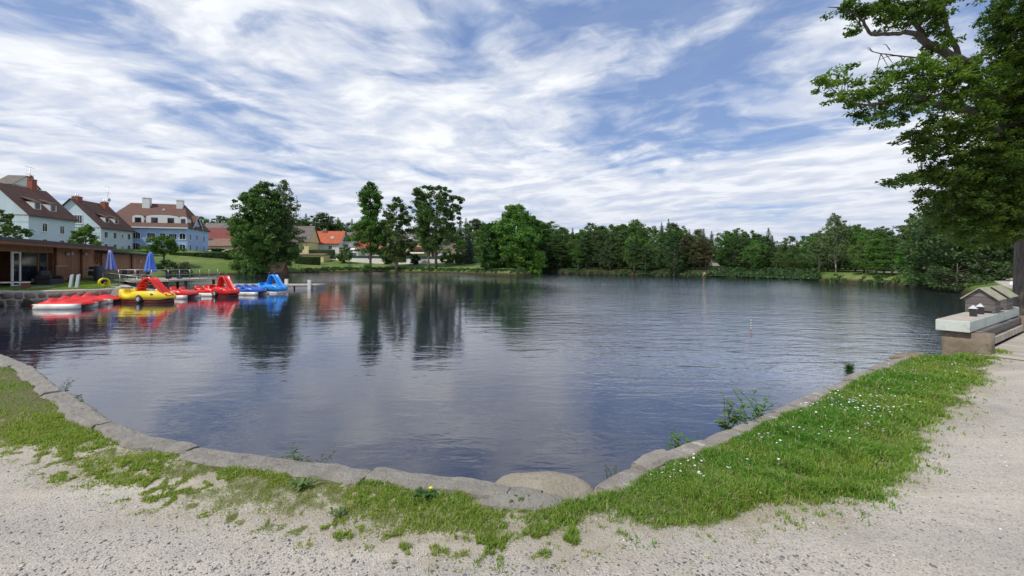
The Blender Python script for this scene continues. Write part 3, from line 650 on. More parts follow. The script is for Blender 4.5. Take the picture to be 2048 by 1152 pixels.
# ------------------------------------------------------------------ marker pole in the water
x, y = G(1502, 668, WZ); mp = thing('marker_pole', 'thin water gauge pole banded black and white above a red foot, standing in the pond', 'marker pole', (x, y, WZ))
a = MB(); a.tube([(0, 0, -0.6), (0, 0, 0.13)], 0.012, 8); a.build('red_foot', simple('faded_red_paint', (.22, .04, .03), .6), mp)
for k in range(8):
    b = MB(); b.tube([(0, 0, 0.13+k*0.045), (0, 0, 0.13+(k+1)*0.045)], 0.011, 8); b.build('white_band' if k % 2 else 'black_band', m_white if k % 2 else m_black, mp)
b = MB(); b.tube([(0, 0, 0.49), (0.004, 0, 0.55)], 0.006, 6); b.build('tip', m_black, mp)

# ------------------------------------------------------------------ bridge with the pale platform and duck houses
U = Vector((0.835, 0.55, 0)).normalized(); BA = math.atan2(U.y, U.x)
B0 = (8.36, 7.84)
def bloc(dx, dy, z=0.0):
    p = Vector((B0[0], B0[1], 0))+U*dx+Vector((-U.y, U.x, 0))*dy; return (p.x, p.y, z)
br = thing('footbridge', 'footbridge of weathered planks with stone end walls beside the pond', 'bridge', (*B0, 0), BA)
def rough_block(x0, x1, y0, y1, z0, z1, seed, amp=0.03, cuts=7):
    mb = MB(); mb.box(x0, x1, y0, y1, z0, z1); me = mb.mesh('b'); subd(me, cuts); jag(me, amp, 3.1, seed); jag(me, amp*0.4, 12, seed)
    for p in me.polygons: p.use_smooth = True
    return me
link('abutment', rough_block(0.10, 0.50, -0.24, 0.40, -1.3, 0.375, 1, .02), m_parapet, br)
link('abutment', rough_block(4.45, 4.95, -0.28, 0.70, -1.3, 0.375, 2), m_parapet, br)
mb = MB(); mb.box(0.0, 5.4, -3.6, -0.10, -0.06, 0.012); mb.build('deck', planks('bridge_planks', (0.42, 0.38, 0.32), (0.60, 0.55, 0.47), 0, 0.15), br)
mb = MB(); mb.box(0.36, 4.5, -0.12, -0.02, 0.075, 0.20); mb.build('rail', m_deck, br)
mb = MB(); mb.box(0.36, 4.5, -0.08, 0.0, 0.245, 0.38); mb.build('rail', m_greywood, br)
for q in (1.5, 2.6, 3.6):
    mb = MB(); mb.box(q, q+0.12, -0.025, 0.05, -0.4, 0.34); mb.build('post', m_greywood, br)
mb = MB(); mb.box(0.4, 4.5, 0.05, 0.35, -0.9, 0.22); mb.build('side_beam', m_beam, br)
pf = thing('platform', 'long pale painted concrete slab carrying the duck houses beside the footbridge', 'platform', (*B0, 0.39), BA)
mb = MB(); mb.box(0, 4.85, 0, 0.46, 0, 0.205); me = mb.mesh('s')
import bmesh
def bevel(me, w_, seg=2):
    bm = bmesh.new(); bm.from_mesh(me); bmesh.ops.bevel(bm, geom=bm.edges[:], offset=w_, segments=seg, affect='EDGES', profile=0.5); bm.to_mesh(me); bm.free(); me.update(); return me
link('slab', bevel(me, 0.012), m_white_conc, pf)
mb = MB(); mb.box(0.02, 4.83, 0.02, 0.44, 0.206, 0.212); mb.build('worn_top', stone('worn_board_top', (0.42, 0.38, 0.33), (0.52, 0.46, 0.40), (0.46, 0.30, 0.16), 1.0, 0.004), pf)
def duck_house(name, label, dx, dy, L, W, hw, hr, rl, z0=0.604, rx=0.07):
    t_ = thing(name, label, 'duck house', bloc(dx, dy, z0), BA, 'duck houses on the pale slab')
    mb = MB(); mb.prism([(0, 0), (W, 0), (W, hw), (W/2, hr), (0, hw)], 0, L, 'x'); mb.build('wall', m_greywood, t_)
    mb = MB()
    for (a_, b_) in (((-0.07, hw-0.055), (W/2, hr)), ((W/2, hr), (W+0.07, hw-0.055))):
        a_, b_ = Vector(a_), Vector(b_); n_ = Vector((-(b_-a_).y, (b_-a_).x)).normalized()*0.022
        mb.prism([tuple(a_+n_*0.15), tuple(b_+n_*0.15), tuple(b_+n_), tuple(a_+n_)], -rx, L+rx, 'x')
    mb.build('roof', m_roofwood, t_)
    mb = MB(); mb.box(-0.012, -0.001, 0.04, W-0.04, 0.015, 0.045); mb.build('entrance_slot', m_dark, t_)
    for yy in (-0.008, W-0.014):
        mb = MB(); mb.box(-0.014, 0.012, yy, yy+0.022, 0, hw); mb.build('corner_board', m_greywood, t_)
duck_house('duck_house', 'nearer grey board duck house with a light gabled roof on the pale slab', 2.20, 0.02, 0.62, 0.42, 0.33, 0.52, 1)
duck_house('duck_house', 'farther grey board duck house behind the first, close to the oak trunk', 3.40, 0.02, 0.80, 0.42, 0.33, 0.52, 1)
for dx, dy, lb in ((1.14, 0.15, 'left black lantern box with a little pyramid roof on the slab'), (1.80, 0.16, 'right black lantern box with a little pyramid roof, nearer the duck house')):
    t_ = thing('lantern_box', lb, 'lantern', bloc(dx, dy, 0.604), BA, 'black lantern boxes on the pale slab')
    mb = MB(); mb.box(-0.048, 0.048, -0.048, 0.048, 0, 0.155); mb.build('body', m_black, t_)
    mb = MB(); mb.box(-0.064, 0.064, -0.064, 0.064, 0.155, 0.225, taper=0.058); mb.build('roof', m_steel, t_)

# ------------------------------------------------------------------ pleasure boats
def ring_sec(x, w_, zb, zt, zm=None, sh=0.86, crown=0.0):
    zm = zb+(zt-zb)*0.55 if zm is None else zm
    return [(x, -w_*0.93, zb), (x, -w_, zm), (x, -w_*0.93, zt-0.04), (x, -w_*sh, zt), (x, 0, zt+crown), (x, w_*sh, zt), (x, w_*0.93, zt-0.04), (x, w_, zm), (x, w_*0.93, zb), (x, 0, zb)]
def u_slide(path, wid, wall, th=0.03):
    P_ = [Vector((p[0], 0, p[1])) for p in path]; secs = []
    for i, p in enumerate(P_):
        d = (P_[min(i+1, len(P_)-1)]-P_[max(i-1, 0)]).normalized(); n = Vector((-d.z, 0, d.x)); w2 = wid/2; hh = wall[i] if isinstance(wall, list) else wall
        prof = [(-w2, hh), (-w2+th, hh), (-w2+th+0.02, th), (w2-th-0.02, th), (w2-th, hh), (w2, hh), (w2+0.0, -0.02), (0, -0.03), (-w2, -0.02)]
        secs.append([p+n*b+Vector((0, a, 0)) for a, b in prof])
    m_ = MB(); m_.loft(secs); return m_
def smooth_path(pts, n=5):
    out = []; P_ = [Vector(p) for p in pts]
    for i in range(len(P_)-1):
        p0, p1, p2, p3 = P_[max(i-1, 0)], P_[i], P_[i+1], P_[min(i+2, len(P_)-1)]
        for k in range(n):
            t_ = k/n; out.append(0.5*((2*p1)+(p2-p0)*t_+(2*p0-5*p1+4*p2-p3)*t_*t_+(3*p1-p0-3*p2+p3)*t_**3))
    return out+[P_[-1]]
def slide_parts(root, mslide, s=1.0, x0=0.0):
    up = smooth_path([(x0-0.52, 0.62), (x0-0.46, 0.98), (x0-0.28, 1.32), (x0+0.0, 1.49), (x0+0.22, 1.50)], 5)
    dn = smooth_path([(x0+0.20, 1.50), (x0+0.40, 1.40), (x0+0.72, 1.10), (x0+1.12, 0.72), (x0+1.42, 0.47), (x0+1.68, 0.45)], 5)
    # stair arch: curved sheet with steps
    a_ = u_slide([(p.x, p.y) for p in up], 0.52*s, [0.10]*len(up)); a_.build('ladder', mslide, root)
    mb = MB()
    for k in range(4):
        xx, z_ = [(-0.42, 0.78), (-0.36, 0.96), (-0.27, 1.13), (-0.14, 1.28)][k]; mb.box(x0+xx, x0+xx+0.20, -0.22, 0.22, z_-0.02, z_+0.02)
    mb.build('steps', mslide, root)
    c = u_slide([(p.x, p.y) for p in dn], 0.50*s, [0.15]*len(dn)); c.build('chute', mslide, root)
    for sy in (-1, 1):
        h_ = MB(); h_.tube([(x0-0.20, sy*0.26, 1.36), (x0-0.26, sy*0.27, 1.66), (x0-0.20, sy*0.27, 1.78), (x0-0.08, sy*0.27, 1.80)], 0.018, 8); h_.build('handrail', m_chrome, root)
def car_boat(label, loc, rz, mbody, mslide, mhull, group):
    t_ = thing('slide_boat', label, 'pedal boat', loc, rz, group)
    prof = [(-1.78, .42, .66), (-1.70, .55, .84), (-1.52, .62, .86), (-1.36, .66, .76), (-1.22, .68, .56), (-0.95, .70, .50), (-0.72, .71, .53), (-0.50, .72, .68), (-0.2, .74, .74), (0.3, .75, .73), (0.8, .75, .74), (1.15, .72, .68), (1.45, .62, .57), (1.68, .45, .44), (1.76, .3, .36)]
    mb = MB(); mb.loft([ring_sec(x, w_, .20+max(0, abs(x)-1.4)*0.25, zt) for x, w_, zt in prof]); mb.build('body', mbody, t_)
    mb = MB(); mb.loft([ring_sec(x, w_, -.12, .215) for x, w_ in ((-1.66, .42), (-1.4, .60), (-0.5, .67), (0.8, .68), (1.3, .60), (1.62, .36))]); mb.build('hull', mhull, t_)
    for sx in (-0.34, 0.34):
        s_ = MB(); s_.loft([[(x, sx+a*.21, z) for a, z in ((-1, .50), (1, .50), (1, zt), (-1, zt))] for x, zt in ((-1.30, .88), (-1.20, .90), (-1.16, .66), (-0.80, .66), (-0.72, .62))], smooth=False); s_.build('seat', mbody, t_)
    mb = MB(); mb.box(-1.10, -0.62, -.52, .52, .56, .605); mb.build('cockpit_shade_plate', m_dark, t_)  # dark plate painted to suggest the shaded hollow between the seats
    for sy in (-1, 1):
        wt = thing_part('wheel', t_, (0.12, sy*0.72, .27))
        w_ = MB(); w_.lathe([(.14, -.05), (.24, -.06), (.265, -.02), (.265, .04), (.24, .07), (.14, .06)], 22, axis='y'); link_to(wt, w_, m_black, 'tyre')
        r_ = MB(); r_.lathe([(.03, -.075), (.15, -.055), (.15, .055), (.03, .075)], 18, axis='y')
        link_to(wt, r_, m_black, 'rim')
        sp = MB()
        for k in range(7):
            an = k*2*math.pi/7; M_ = Matrix.Rotation(an, 4, 'Y'); sp.box(.035, .145, sy*0.085-.012, sy*0.085+.012, -.02, .018, M=M_)
        link_to(wt, sp, m_plastic_white, 'spokes')
        l_ = MB(); l_.lathe([(.09, -.01), (.085, .012), (.02, .03)], 14, axis='y' if True else 'x', c=(1.05, sy*0.725, .60)); l_.build('headlight', m_steel, t_)
    slide_parts(t_, mslide); return t_
def thing_part(name, root, loc):
    """a part that carries its own sub-parts: the tyre ring itself is the part mesh"""
    return (root, name, Vector(loc), [])
def link_to(wt, mb, m, name):
    root, pname, loc, kids = wt
    for i, v in enumerate(mb.v): mb.v[i] = v+loc
    if not kids: o = mb.build(pname, m, root); kids.append(o)
    else: o = mb.build(name, m, kids[0])
    return o
gb = 'slide pedal boats moored by the jetty'
car_boat('yellow car shaped pedal boat with a red slide by the rubble wall corner', (-22.35, 26.4, WZ), R(-9), m_yellow, m_red, m_darkred, gb).scale = (.92, .92, .95)
car_boat('red car shaped pedal boat with a red slide, in the middle of the row', (-20.95, 31.2, WZ), R(-30), m_red, m_red, m_darkred, gb).scale = (.82, .82, .93)
car_boat('blue pedal boat with a light blue slide at the right end of the moored row', (-19.6, 35.2, WZ), R(-28), m_lblue, m_lblue, m_plastic_white, gb).scale = (.82, .82, .93)
def pontoon(x0, x1, y, w_, zt=.24):
    xs = [x0, x0+0.15, x0+0.5, (x0+x1)/2, x1-0.5, x1-0.15, x1]; s_ = [.5, .85, 1, 1, 1, .8, .35]
    mb = MB(); mb.loft([[(x, y+a*w_*k, z_) for a, z_ in ((-1, -.05+.10*(1-k)), (-1.02, .10), (-1, zt), (1, zt), (1.02, .10), (1, -.05+.10*(1-k)))] for x, k in zip(xs, s_)]); return mb
def paddle_boat(label, loc, rz, mdeck, group, housing=True, L=2.7):
    t_ = thing('paddle_boat', label, 'pedal boat', loc, rz, group); h = L/2
    for sy in (-.52, .52): pontoon(-h, h, sy, .20).build('pontoon', m_plastic_white, t_)
    mb = MB(); mb.loft([ring_sec(x, w_, .22, zt) for x, w_, zt in ((-h+.05, .62, .36), (-h+.2, .70, .42), (-.5, .72, .44), (0.1, .72, .44), (.45, .72, .52), (.75, .70, .56), (1.0, .64, .46), (h-.05, .48, .32))]); mb.build('deck', mdeck, t_)
    for sy in (-.33, .33):
        for xx in (-0.55, 0.18):
            s_ = MB(); s_.loft([[(x, sy-.24, zb), (x, sy+.24, zb), (x, sy+.21, zt-.03), (x, sy+.1, zt), (x, sy-.1, zt), (x, sy-.21, zt-.03)] for x, zb, zt in ((xx-.18, .40, .74), (xx-.08, .40, .78), (xx-.02, .40, .60), (xx+.30, .40, .56), (xx+.40, .40, .50))]); s_.build('seat', mdeck, t_)
    if housing:
        mb = MB(); mb.lathe([(.05, -.30), (.30, -.28), (.34, -.1), (.34, .1), (.30, .28), (.05, .30)], 18, axis='y', c=(-h+.12, 0, .38)); mb.build('paddle_housing', m_plastic_white, t_)
    mb = MB(); mb.tube([(0.55, 0, .5), (0.50, 0, .72), (.56, 0, .74)], .015, 6); mb.build('steering_lever', m_steel, t_)
    return t_
gp = 'white hulled pedal boats moored along the jetty'
paddle_boat('red pedal boat on white floats just right of the yellow slide boat', (-23.1, 29.6, WZ), R(-10), m_red, gp)
paddle_boat('red pedal boat on white floats behind the other, left of the red slide boat', (-22.5, 31.9, WZ), R(-12), m_red, gp, False)
paddle_boat('dark blue pedal boat with a round white paddle housing left of the light blue one', (-20.25, 33.0, WZ), R(-14), m_blue, gp)
def covered_boat(label, loc, rz, seed):
    t_ = thing('covered_boat', label, 'pedal boat', loc, rz, 'tarp covered boats by the rubble wall')
    for sy in (-.50, .50): pontoon(-1.10, 1.10, sy, .24, .27).build('pontoon', m_plastic_white, t_)
    nx, ny = 30, 16; vs = []; rng = random.Random(seed)
    for i in range(nx):
        for j in range(ny):
            a, b = i/(nx-1), j/(ny-1); x = -1.12+2.24*a; y = -.71+1.42*b; e = min(a, 1-a)*8; e2 = min(b, 1-b)*6
            z = .27+.06*min(1, e)*min(1, e2)+.22*math.exp(-((x+.40)/.20)**2)*math.exp(-((abs(y)-.33)/.26)**2)+.12*math.exp(-((x-.35)/.28)**2)*math.exp(-(y/.5)**2)+.07*math.exp(-((x+.1)/.8)**2)*math.exp(-(y/.6)**2)+.02*math.sin(7*x+3*y+seed)
            if e2 <= 0.01 or e <= 0.01: z = .21
            vs.append((x, y*(1-.25*max(0, a-.75)*3), z))
    fs = [(i*ny+j, (i+1)*ny+j, (i+1)*ny+j+1, i*ny+j+1) for i in range(nx-1) for j in range(ny-1)]
    mb = MB(); mb.add(vs, fs, True); mb.build('tarpaulin', m_redtarp, t_)
covered_boat('nearest white boat under a bright red tarpaulin by the rubble wall', (-23.75, 22.9, WZ), R(4), 1)
covered_boat('middle white boat under a red tarpaulin, second from the front', (-24.75, 24.5, WZ), R(6), 2)
covered_boat('farthest white boat under a red tarpaulin, closest to the yellow slide boat', (-25.0, 25.95, WZ), R(8), 4)

def rope(label, a_, b_):
    a_, b_ = Vector(a_), Vector(b_); pts = [a_.lerp(b_, q/10)-Vector((0, 0, .25*math.sin(math.pi*q/10))) for q in range(11)]
    o = MB(); o.tube(pts, .014, 5); tag(o.build('mooring_rope', simple('pale_rope', (.42, .36, .26), .9), None), label, 'rope')
rope('mooring rope from the yellow slide boat to the rubble wall corner', (-23.9, 26.6, -.15), (-25.1, 27.3, .10))
rope('mooring rope from the red slide boat back to the jetty', (-22.2, 32.2, -.15), (-24.5, 40.2, -.28))
rope('mooring rope from the light blue slide boat back to the jetty', (-20.2, 36.0, -.15), (-21.0, 40.2, -.28))
# ------------------------------------------------------------------ jetty, deck, rubble wall
jt = thing('jetty', 'long low grey floating jetty behind the moored pedal boats', 'jetty', (-28.6, 40.2, WZ))
mb = MB(); mb.box(0, 10.2, 0, 2.4, 0.30, 0.40); mb.build('walkway', m_deck, jt)
for k in range(5):
    mb = MB(); mb.box(k*2.06+0.03, k*2.06+1.95, 0.05, 2.35, -0.15, 0.30); me = mb.mesh('f'); link('float', bevel(me, 0.03), m_steel, jt)
for px_, yy in ((373, -0.05), (573, 2.3), (619, -0.08)):
    xx = Xat(px_, 40.2+yy)+28.6; mb = MB(); mb.box(xx-.15, xx+.15, yy-.10, yy+.10, -0.6, 0.86); me = mb.mesh('p'); link('mooring_post', bevel(me, 0.02), m_plastic_white, jt)
dk = thing('deck_terrace', 'raised deck with a grey steel railing beside the wooden hut', 'deck', (-36.4, 36.0, 0.3))
mb = MB(); mb.box(0, 7.6, 0, 6.2, -0.14, 0); mb.build('floor', m_deck, dk)
for q in (0.3, 3.8, 7.3):
    for r_ in (0.2, 5.9): mb = MB(); mb.box(q-.09, q+.09, r_-.09, r_+.09, -1.6, -0.142); mb.build('support_post', m_beam, dk)
mb = MB(); mb.box(0.05, 7.5, 0.06, 0.10, -0.62, -0.145); mb.build('skirt_board', m_dark, dk)
def railing(root, pts, h, name='railing'):
    mb = MB()
    for a_, b_ in zip(pts[:-1], pts[1:]):
        a_, b_ = Vector(a_), Vector(b_); n_ = max(1, round((b_-a_).length/1.3))
        for k in range(n_+1): p = a_.lerp(b_, k/n_); mb.tube([p, p+Vector((0, 0, h))], .022, 6)
        for q, r_ in ((h, .028), (h*.5, .016), (h*.12, .016)): mb.tube([a_+Vector((0, 0, q)), b_+Vector((0, 0, q))], r_, 6)
    mb.build(name, m_steel, root)
railing(dk, [(0.6, 0.05, 0), (7.55, 0.05, 0), (7.55, 6.1, 0)], 0.86)
rp = thing('ramp', 'sloping gangway with steel handrail leading down from the deck to the boats', 'gangway', (-32.8, 34.4, -0.1))
mb = MB(); mb.prism([(0, 0.05), (4.2, -0.42), (4.2, -0.50), (0, -0.06)], 0, 1.0, 'y'); mb.build('walkway', m_deck, rp)
railing(rp, [(0, 0.03, 0.06), (4.1, 0.03, -0.42)], 1.0)
def rubble_wall():
    rng = random.Random(5); out = MB(); path = [(-31.3, 19.8), (-30.2, 22.2)]+terr+[(-26.2, 29.6), (-28.5, 31.8)]
    P_ = resample(path, 0.04); n = len(P_)
    for row in range(3):
        z0 = -1.15+row*0.40; i = rng.randint(0, 8)
        while i < n-4:
            L = rng.randint(6, 17); j = min(n-1, i+L); a_, b_ = P_[i], P_[j]; d = (b_-a_); l_ = d.length
            if l_ < 0.1: break
            d.normalize(); nn = Vector((-d.y, d.x, 0)); c = (a_+b_)/2+nn*rng.uniform(.09, .15); hh = rng.uniform(.30, .43)
            M_ = Matrix.Translation((c.x, c.y, z0+.2+rng.uniform(-.02, .02))) @ Matrix.Rotation(math.atan2(d.y, d.x), 4, 'Z') @ Matrix.Rotation(rng.uniform(-.1, .1), 4, 'Y')
            bm = bmesh.new(); bmesh.ops.create_icosphere(bm, subdivisions=2, radius=1)
            vs = []
            for v in bm.verts:
                co = Vector([math.copysign(abs(q)**0.55, q) for q in v.co]); vs.append((co.x*l_*.49, co.y*.20, co.z*hh*.5))
            fs = [tuple(v.index for v in f.verts) for f in bm.faces]; bm.free(); out.add(vs, fs, True, M_); i = j
    me = out.mesh('rubble'); jag(me, .035, 4, 3)
    return me, P_
rw = thing('rubble_wall', 'rough field stone retaining wall in front of the wooden hut', 'stone wall', (0, 0, 0))
me, P_ = rubble_wall(); link('stones', me, m_rubble, rw)
mb = MB(); secs = []
for k in range(0, len(P_), 8):
    d = (P_[min(k+4, len(P_)-1)]-P_[max(k-4, 0)]).normalized(); nn = Vector((-d.y, d.x, 0)); p = P_[k]
    secs.append([p+nn*a_+Vector((0, 0, z_)) for a_, z_ in ((-0.02, -1.6), (-0.02, 0.07), (0.02, 0.115), (0.42, 0.12), (0.46, -1.6))])
mb.loft(secs, smooth=False); me = mb.mesh('capping'); jag(me, .015, 2, 1); link('mortar_capping', me, m_concrete, rw)
boulder('boulder', 'grey boulder at the end of the rubble wall behind the yellow slide boat', (-24.65, 27.0, -0.42), (.55, .5, .55), 15, m_rubble, .15)
boulder('boulder', 'smaller grey rock at the foot of the rubble wall corner', (-24.35, 26.55, -0.70), (.35, .3, .3), 16, m_rubble, .12)

# ------------------------------------------------------------------ wooden hut
HD = Vector((-7, 15, 0)).normalized(); HA = math.atan2(HD.y, HD.x); H0 = (-30.46, 23.1)
def hut_t(px): k = (px-HX)/F; return (H0[0]-H0[1]*k)/(-HD.x+HD.y*k)
hut = thing('wooden_hut', 'long low boathouse hut of brown boards with a dark flat roof and open bay', 'hut', (*H0, 0.12), HA)
T1, T2 = hut_t(109), 31.0
mb = MB(); mb.box(-2, 17.6, -1.35, 5.2, 2.96, 3.13); mb.build('roof', m_anth, hut)
mb = MB(); mb.box(-2, 17.5, -1.30, -1.20, 2.72, 2.958); mb.build('fascia_board', m_beam, hut)
mb = MB(); mb.prism([(17.65, 2.66), (31.6, 2.45), (31.6, 2.60), (17.65, 2.80)], -1.1, 4.6, 'y'); mb.build('lower_roof', m_anth, hut)
mb = MB(); mb.box(T1, T2, 0, 0.12, -0.3, 2.52); mb.build('wall', m_wood, hut)
mb = MB(); mb.box(T1, 17.55, 0.02, 0.11, 2.521, 2.957); mb.build('upper_wall', m_wood, hut)
mb = MB(); mb.box(-2, T1-0.01, 0.0, 0.10, 2.35, 2.957); mb.build('lintel_boards', m_wood, hut)
mb = MB(); mb.box(-2, T1, 4.2, 4.3, -0.1, 2.95); mb.build('back_wall', m_beam, hut)
mb = MB(); mb.box(T1+0.0, T1+0.1, 0.13, 4.2, -0.1, 2.95); mb.build('side_wall', m_beam, hut)
mb = MB(); mb.box(31.0, 31.1, 0.0, 4.2, -1.0, 2.45); mb.build('end_wall', m_wood, hut)
mb = MB(); mb.box(-3, T1+6, -2.2, 4.2, -0.12, 0.03); mb.build('floor_slab', m_concrete, hut)
for k in range(10):
    mb = MB(); x = -1.5+k*2.05; mb.box(x, x+0.10, -1.18, -0.01, 2.80, 2.955); mb.build('rafter', m_beam, hut)
for px in (109, 161, 201, 262):
    x = hut_t(px); mb = MB(); mb.box(x-.07, x+.07, -.14, -.002, -0.2, 2.52 if px > 190 else 2.95); mb.build('post', m_beam, hut)
for px, dy in ((26, 0), (42, 0.02), (78, 0.02), (96, 0.02)):
    x = hut_t(px); mb = MB(); mb.box(x-.07, x+.07, .0+dy, .08+dy, 0.03, 2.348); mb.build('door_post', m_beam if px > 50 else m_white, hut)
for (a_, b_) in ((27.5, 41), (43.5, 77), (79.5, 95)):
    x0, x1 = hut_t(a_)+.08, hut_t(b_)-.08; mb = MB(); mb.box(x0, x1, .04, .06, 0.05, 2.34); mb.build('glass_pane', m_glass, hut)
mb = MB(); mb.box(hut_t(27.5)+.02, hut_t(41)-.02, .0, .07, 2.25, 2.345); mb.build('door_frame', m_white, hut)
mb = MB(); mb.box(hut_t(27.5)+.02, hut_t(41)-.02, .0, .07, 0.04, 0.13); mb.build('door_sill', m_white, hut)
for px, z_ in ((131, 2.35), (167, 2.4), (278, 1.85), (140, 2.42)):
    x = hut_t(px); mb = MB(); mb.lathe([(.02, -.14), (.09, -.12), (.10, 0), (.09, .1), (.03, .14)], 12, c=(x, -.14, z_)); mb.build('wall_lamp', m_plastic_white, hut)
for k in range(11):
    x = 0.4+k*1.65; mb = MB(); mb.lathe([(.07, -.015), (.06, .0)], 12, c=(x, -.9, 2.94)); mb.build('spotlight', m_chrome, hut)
x = hut_t(192); whl = thing('wagon_wheel', 'decorative wooden wagon wheel hung on the brown hut wall', 'wheel', (Vector((*H0, 0.12))+HD*x+Vector((-HD.y, HD.x, 0))*-0.13+Vector((0, 0, 2.0)))[:], HA)
mb = MB()
for k in range(24):
    a0, a1 = k*math.pi/12, (k+1)*math.pi/12; mb.tube([(math.cos(a0)*.46, 0, math.sin(a0)*.46), (math.cos(a1)*.46, 0, math.sin(a1)*.46)], .045, 6)
for k in range(8):
    a0 = k*math.pi/4; mb.tube([(0, 0, 0), (math.cos(a0)*.45, 0, math.sin(a0)*.45)], .028, 6)
mb.lathe([(.09, -.07), (.09, .07)], 12, axis='y'); mb.build('rim', simple('red_brown_wood', (.20, .07, .04), .7), whl)

def at_hut(t_, out_, z=0.15): p = Vector((*H0, 0))+HD*t_+Vector((HD.y, -HD.x, 0))*out_; return (p.x, p.y, z)
# furniture on the terrace
sf = thing('wicker_sofa', 'dark wicker armchair sofa in front of the glazed hut bay', 'sofa', at_hut(7.3, 1.2), HA)
mb = MB(); mb.box(0, 1.7, 0, .8, 0, .42); link('base', bevel(mb.mesh('b'), .06, 3), m_wicker, sf)
mb = MB(); mb.box(-.02, .22, -.02, .82, .42, .72); link('armrest', bevel(mb.mesh('b'), .07, 3), m_wicker, sf)
mb = MB(); mb.box(1.48, 1.72, -.02, .82, .42, .66); link('armrest', bevel(mb.mesh('b'), .07, 3), m_wicker, sf)
mb = MB(); mb.box(.22, 1.48, .55, .80, .42, 1.02); link('backrest', bevel(mb.mesh('b'), .08, 3), m_wicker, sf)
def bench(label, loc, rz, L, mseat, mleg, back=True, name='bench', cat='bench', group=None):
    b_ = thing(name, label, cat, loc, rz, group)
    mb = MB(); mb.box(0, L, 0, .42, .42, .48); mb.build('seat', mseat, b_)
    if back:
        mb = MB(); mb.box(0, L, .40, .45, .50, 1.30); mb.build('backrest', mseat, b_)
        mb = MB(); mb.tube([(0, .43, 1.34), (L, .43, 1.34)], .03, 6); mb.build('top_rail', m_deck, b_)
    for x in (.12, L-.20): mb = MB(); mb.box(x, x+.08, .04, .38, 0, .418); mb.build('leg', mleg, b_)
bench('high backed brown wooden bench between the sofa and the hut post', at_hut(9.3, 1.1), HA, 1.75, m_beam, m_beam)
bench('dark low table with a pale top at the left edge of the hut terrace', (-30.2, 24.75, 0.12), R(10), 1.75, m_plastic_white, m_beam, False, 'table', 'table')
bench('dark wooden seat behind the pale topped table', (-31.4, 25.7, 0.12), R(10), 2.0, m_beam, m_beam, False, 'bench', 'bench')
bl = thing('barrel', 'dark upright water barrel by the first wall post of the hut', 'barrel', at_hut(12.0, 2.2, .12))
mb = MB(); mb.lathe([(.28, 0), (.33, .3), (.34, .7), (.33, 1.1), (.29, 1.36), (.27, 1.38)], 18); mb.build('body', m_anth, bl)
gr = thing('grill', 'black barbecue grill with a pale shelf beside the dark barrel', 'grill', at_hut(13.2, 1.6, .12), HA)
mb = MB(); mb.box(0, 1.1, 0, .55, .55, .95); link('firebox', bevel(mb.mesh('b'), .05), m_black, gr)
mb = MB(); mb.box(-.1, 1.2, -.05, .6, .952, .985); mb.build('shelf', m_plastic_white, gr)
mb = MB(); mb.box(0, 1.1, .05, .5, 1.10, 1.32); link('lid', bevel(mb.mesh('b'), .06), m_black, gr)
for x in (.05, .97): mb = MB(); mb.box(x, x+.07, .05, .12, 0, .549); mb.build('leg', m_black, gr)
for i, px in enumerate((134, 147)):
    p = thing('leaning_plank', ['left', 'right'][i]+' one of two grey planks leaning against the grill and barrel', 'plank', (Xat(px+6, 26.6), 26.6, .12), R(-15), 'grey planks leaning on the terrace')
    mb = MB(); M_ = Matrix.Rotation(R(-13), 4, 'Y') @ Matrix.Rotation(R(-14), 4, 'X'); mb.box(-.14, .14, -.03, .03, 0, .92, M=M_); mb.build('board', m_greyplank, p)
hr = thing('hose_reel', 'bright yellow hose reel standing at the end of the hut lawn', 'hose reel', (-26.5, 27.9, .12), R(-30))
mb = MB()
for k in range(26):
    for q in (-.08, 0, .08):
        a0, a1 = k*math.pi/13, (k+1)*math.pi/13; mb.tube([(q, math.cos(a0)*.24, .34+math.sin(a0)*.24), (q, math.cos(a1)*.24, .34+math.sin(a1)*.24)], .055, 6, caps=False)
mb.build('hose', m_yplastic, hr); mb = MB(); mb.lathe([(.12, -.12), (.12, .12)], 12, axis='x', c=(0, 0, .34)); mb.build('drum', m_dark, hr)
for q in (-.2, .2): mb = MB(); mb.tube([(q, -.25, 0), (q, 0, .36), (q, .25, 0)], .018, 6); mb.build('stand', m_yplastic, hr)
pl_ = thing('paddle', 'orange blade paddle leaning by the dark grill', 'paddle', at_hut(15.0, 1.9, .12), HA)
mb = MB(); mb.tube([(0, 0, 0), (.25, .1, .9)], .015, 6); mb.build('shaft', m_steel, pl_); mb = MB(); mb.box(.14, .38, .08, .11, .82, 1.2); link('blade', bevel(mb.mesh('b'), .012), simple('orange_plastic', (.45, .09, .04), .5), pl_)
def parasol(label, loc, mcan, h=2.5, seed=1):
    p = thing('parasol', label, 'parasol', loc, 0, 'closed parasols on the deck')
    mb = MB(); mb.lathe([(.28, 0), (.28, .07), (.05, .09)], 16); mb.build('base', m_anth, p)
    mb = MB(); mb.tube([(0, 0, .08), (0, 0, h)], .025, 8); mb.build('pole', m_chrome, p)
    prof = [(.05, h), (.13, h-.12), (.20, h-.5), (.27, h-.95), (.34, h-1.40), (.40, h-1.72), (.36, h-1.76)]; secs = []
    for r_, z_ in prof:
        secs.append([((r_*(1+.22*math.cos(8*a+seed)*min(1, r_/.2)))*math.cos(a), (r_*(1+.22*math.cos(8*a+seed)*min(1, r_/.2)))*math.sin(a), z_+.03*math.cos(8*a)*(r_ > .3)) for a in [k*2*math.pi/48 for k in range(48)]])
    mb = MB(); mb.loft(secs, closed=True); mb.build('canopy', mcan, p)
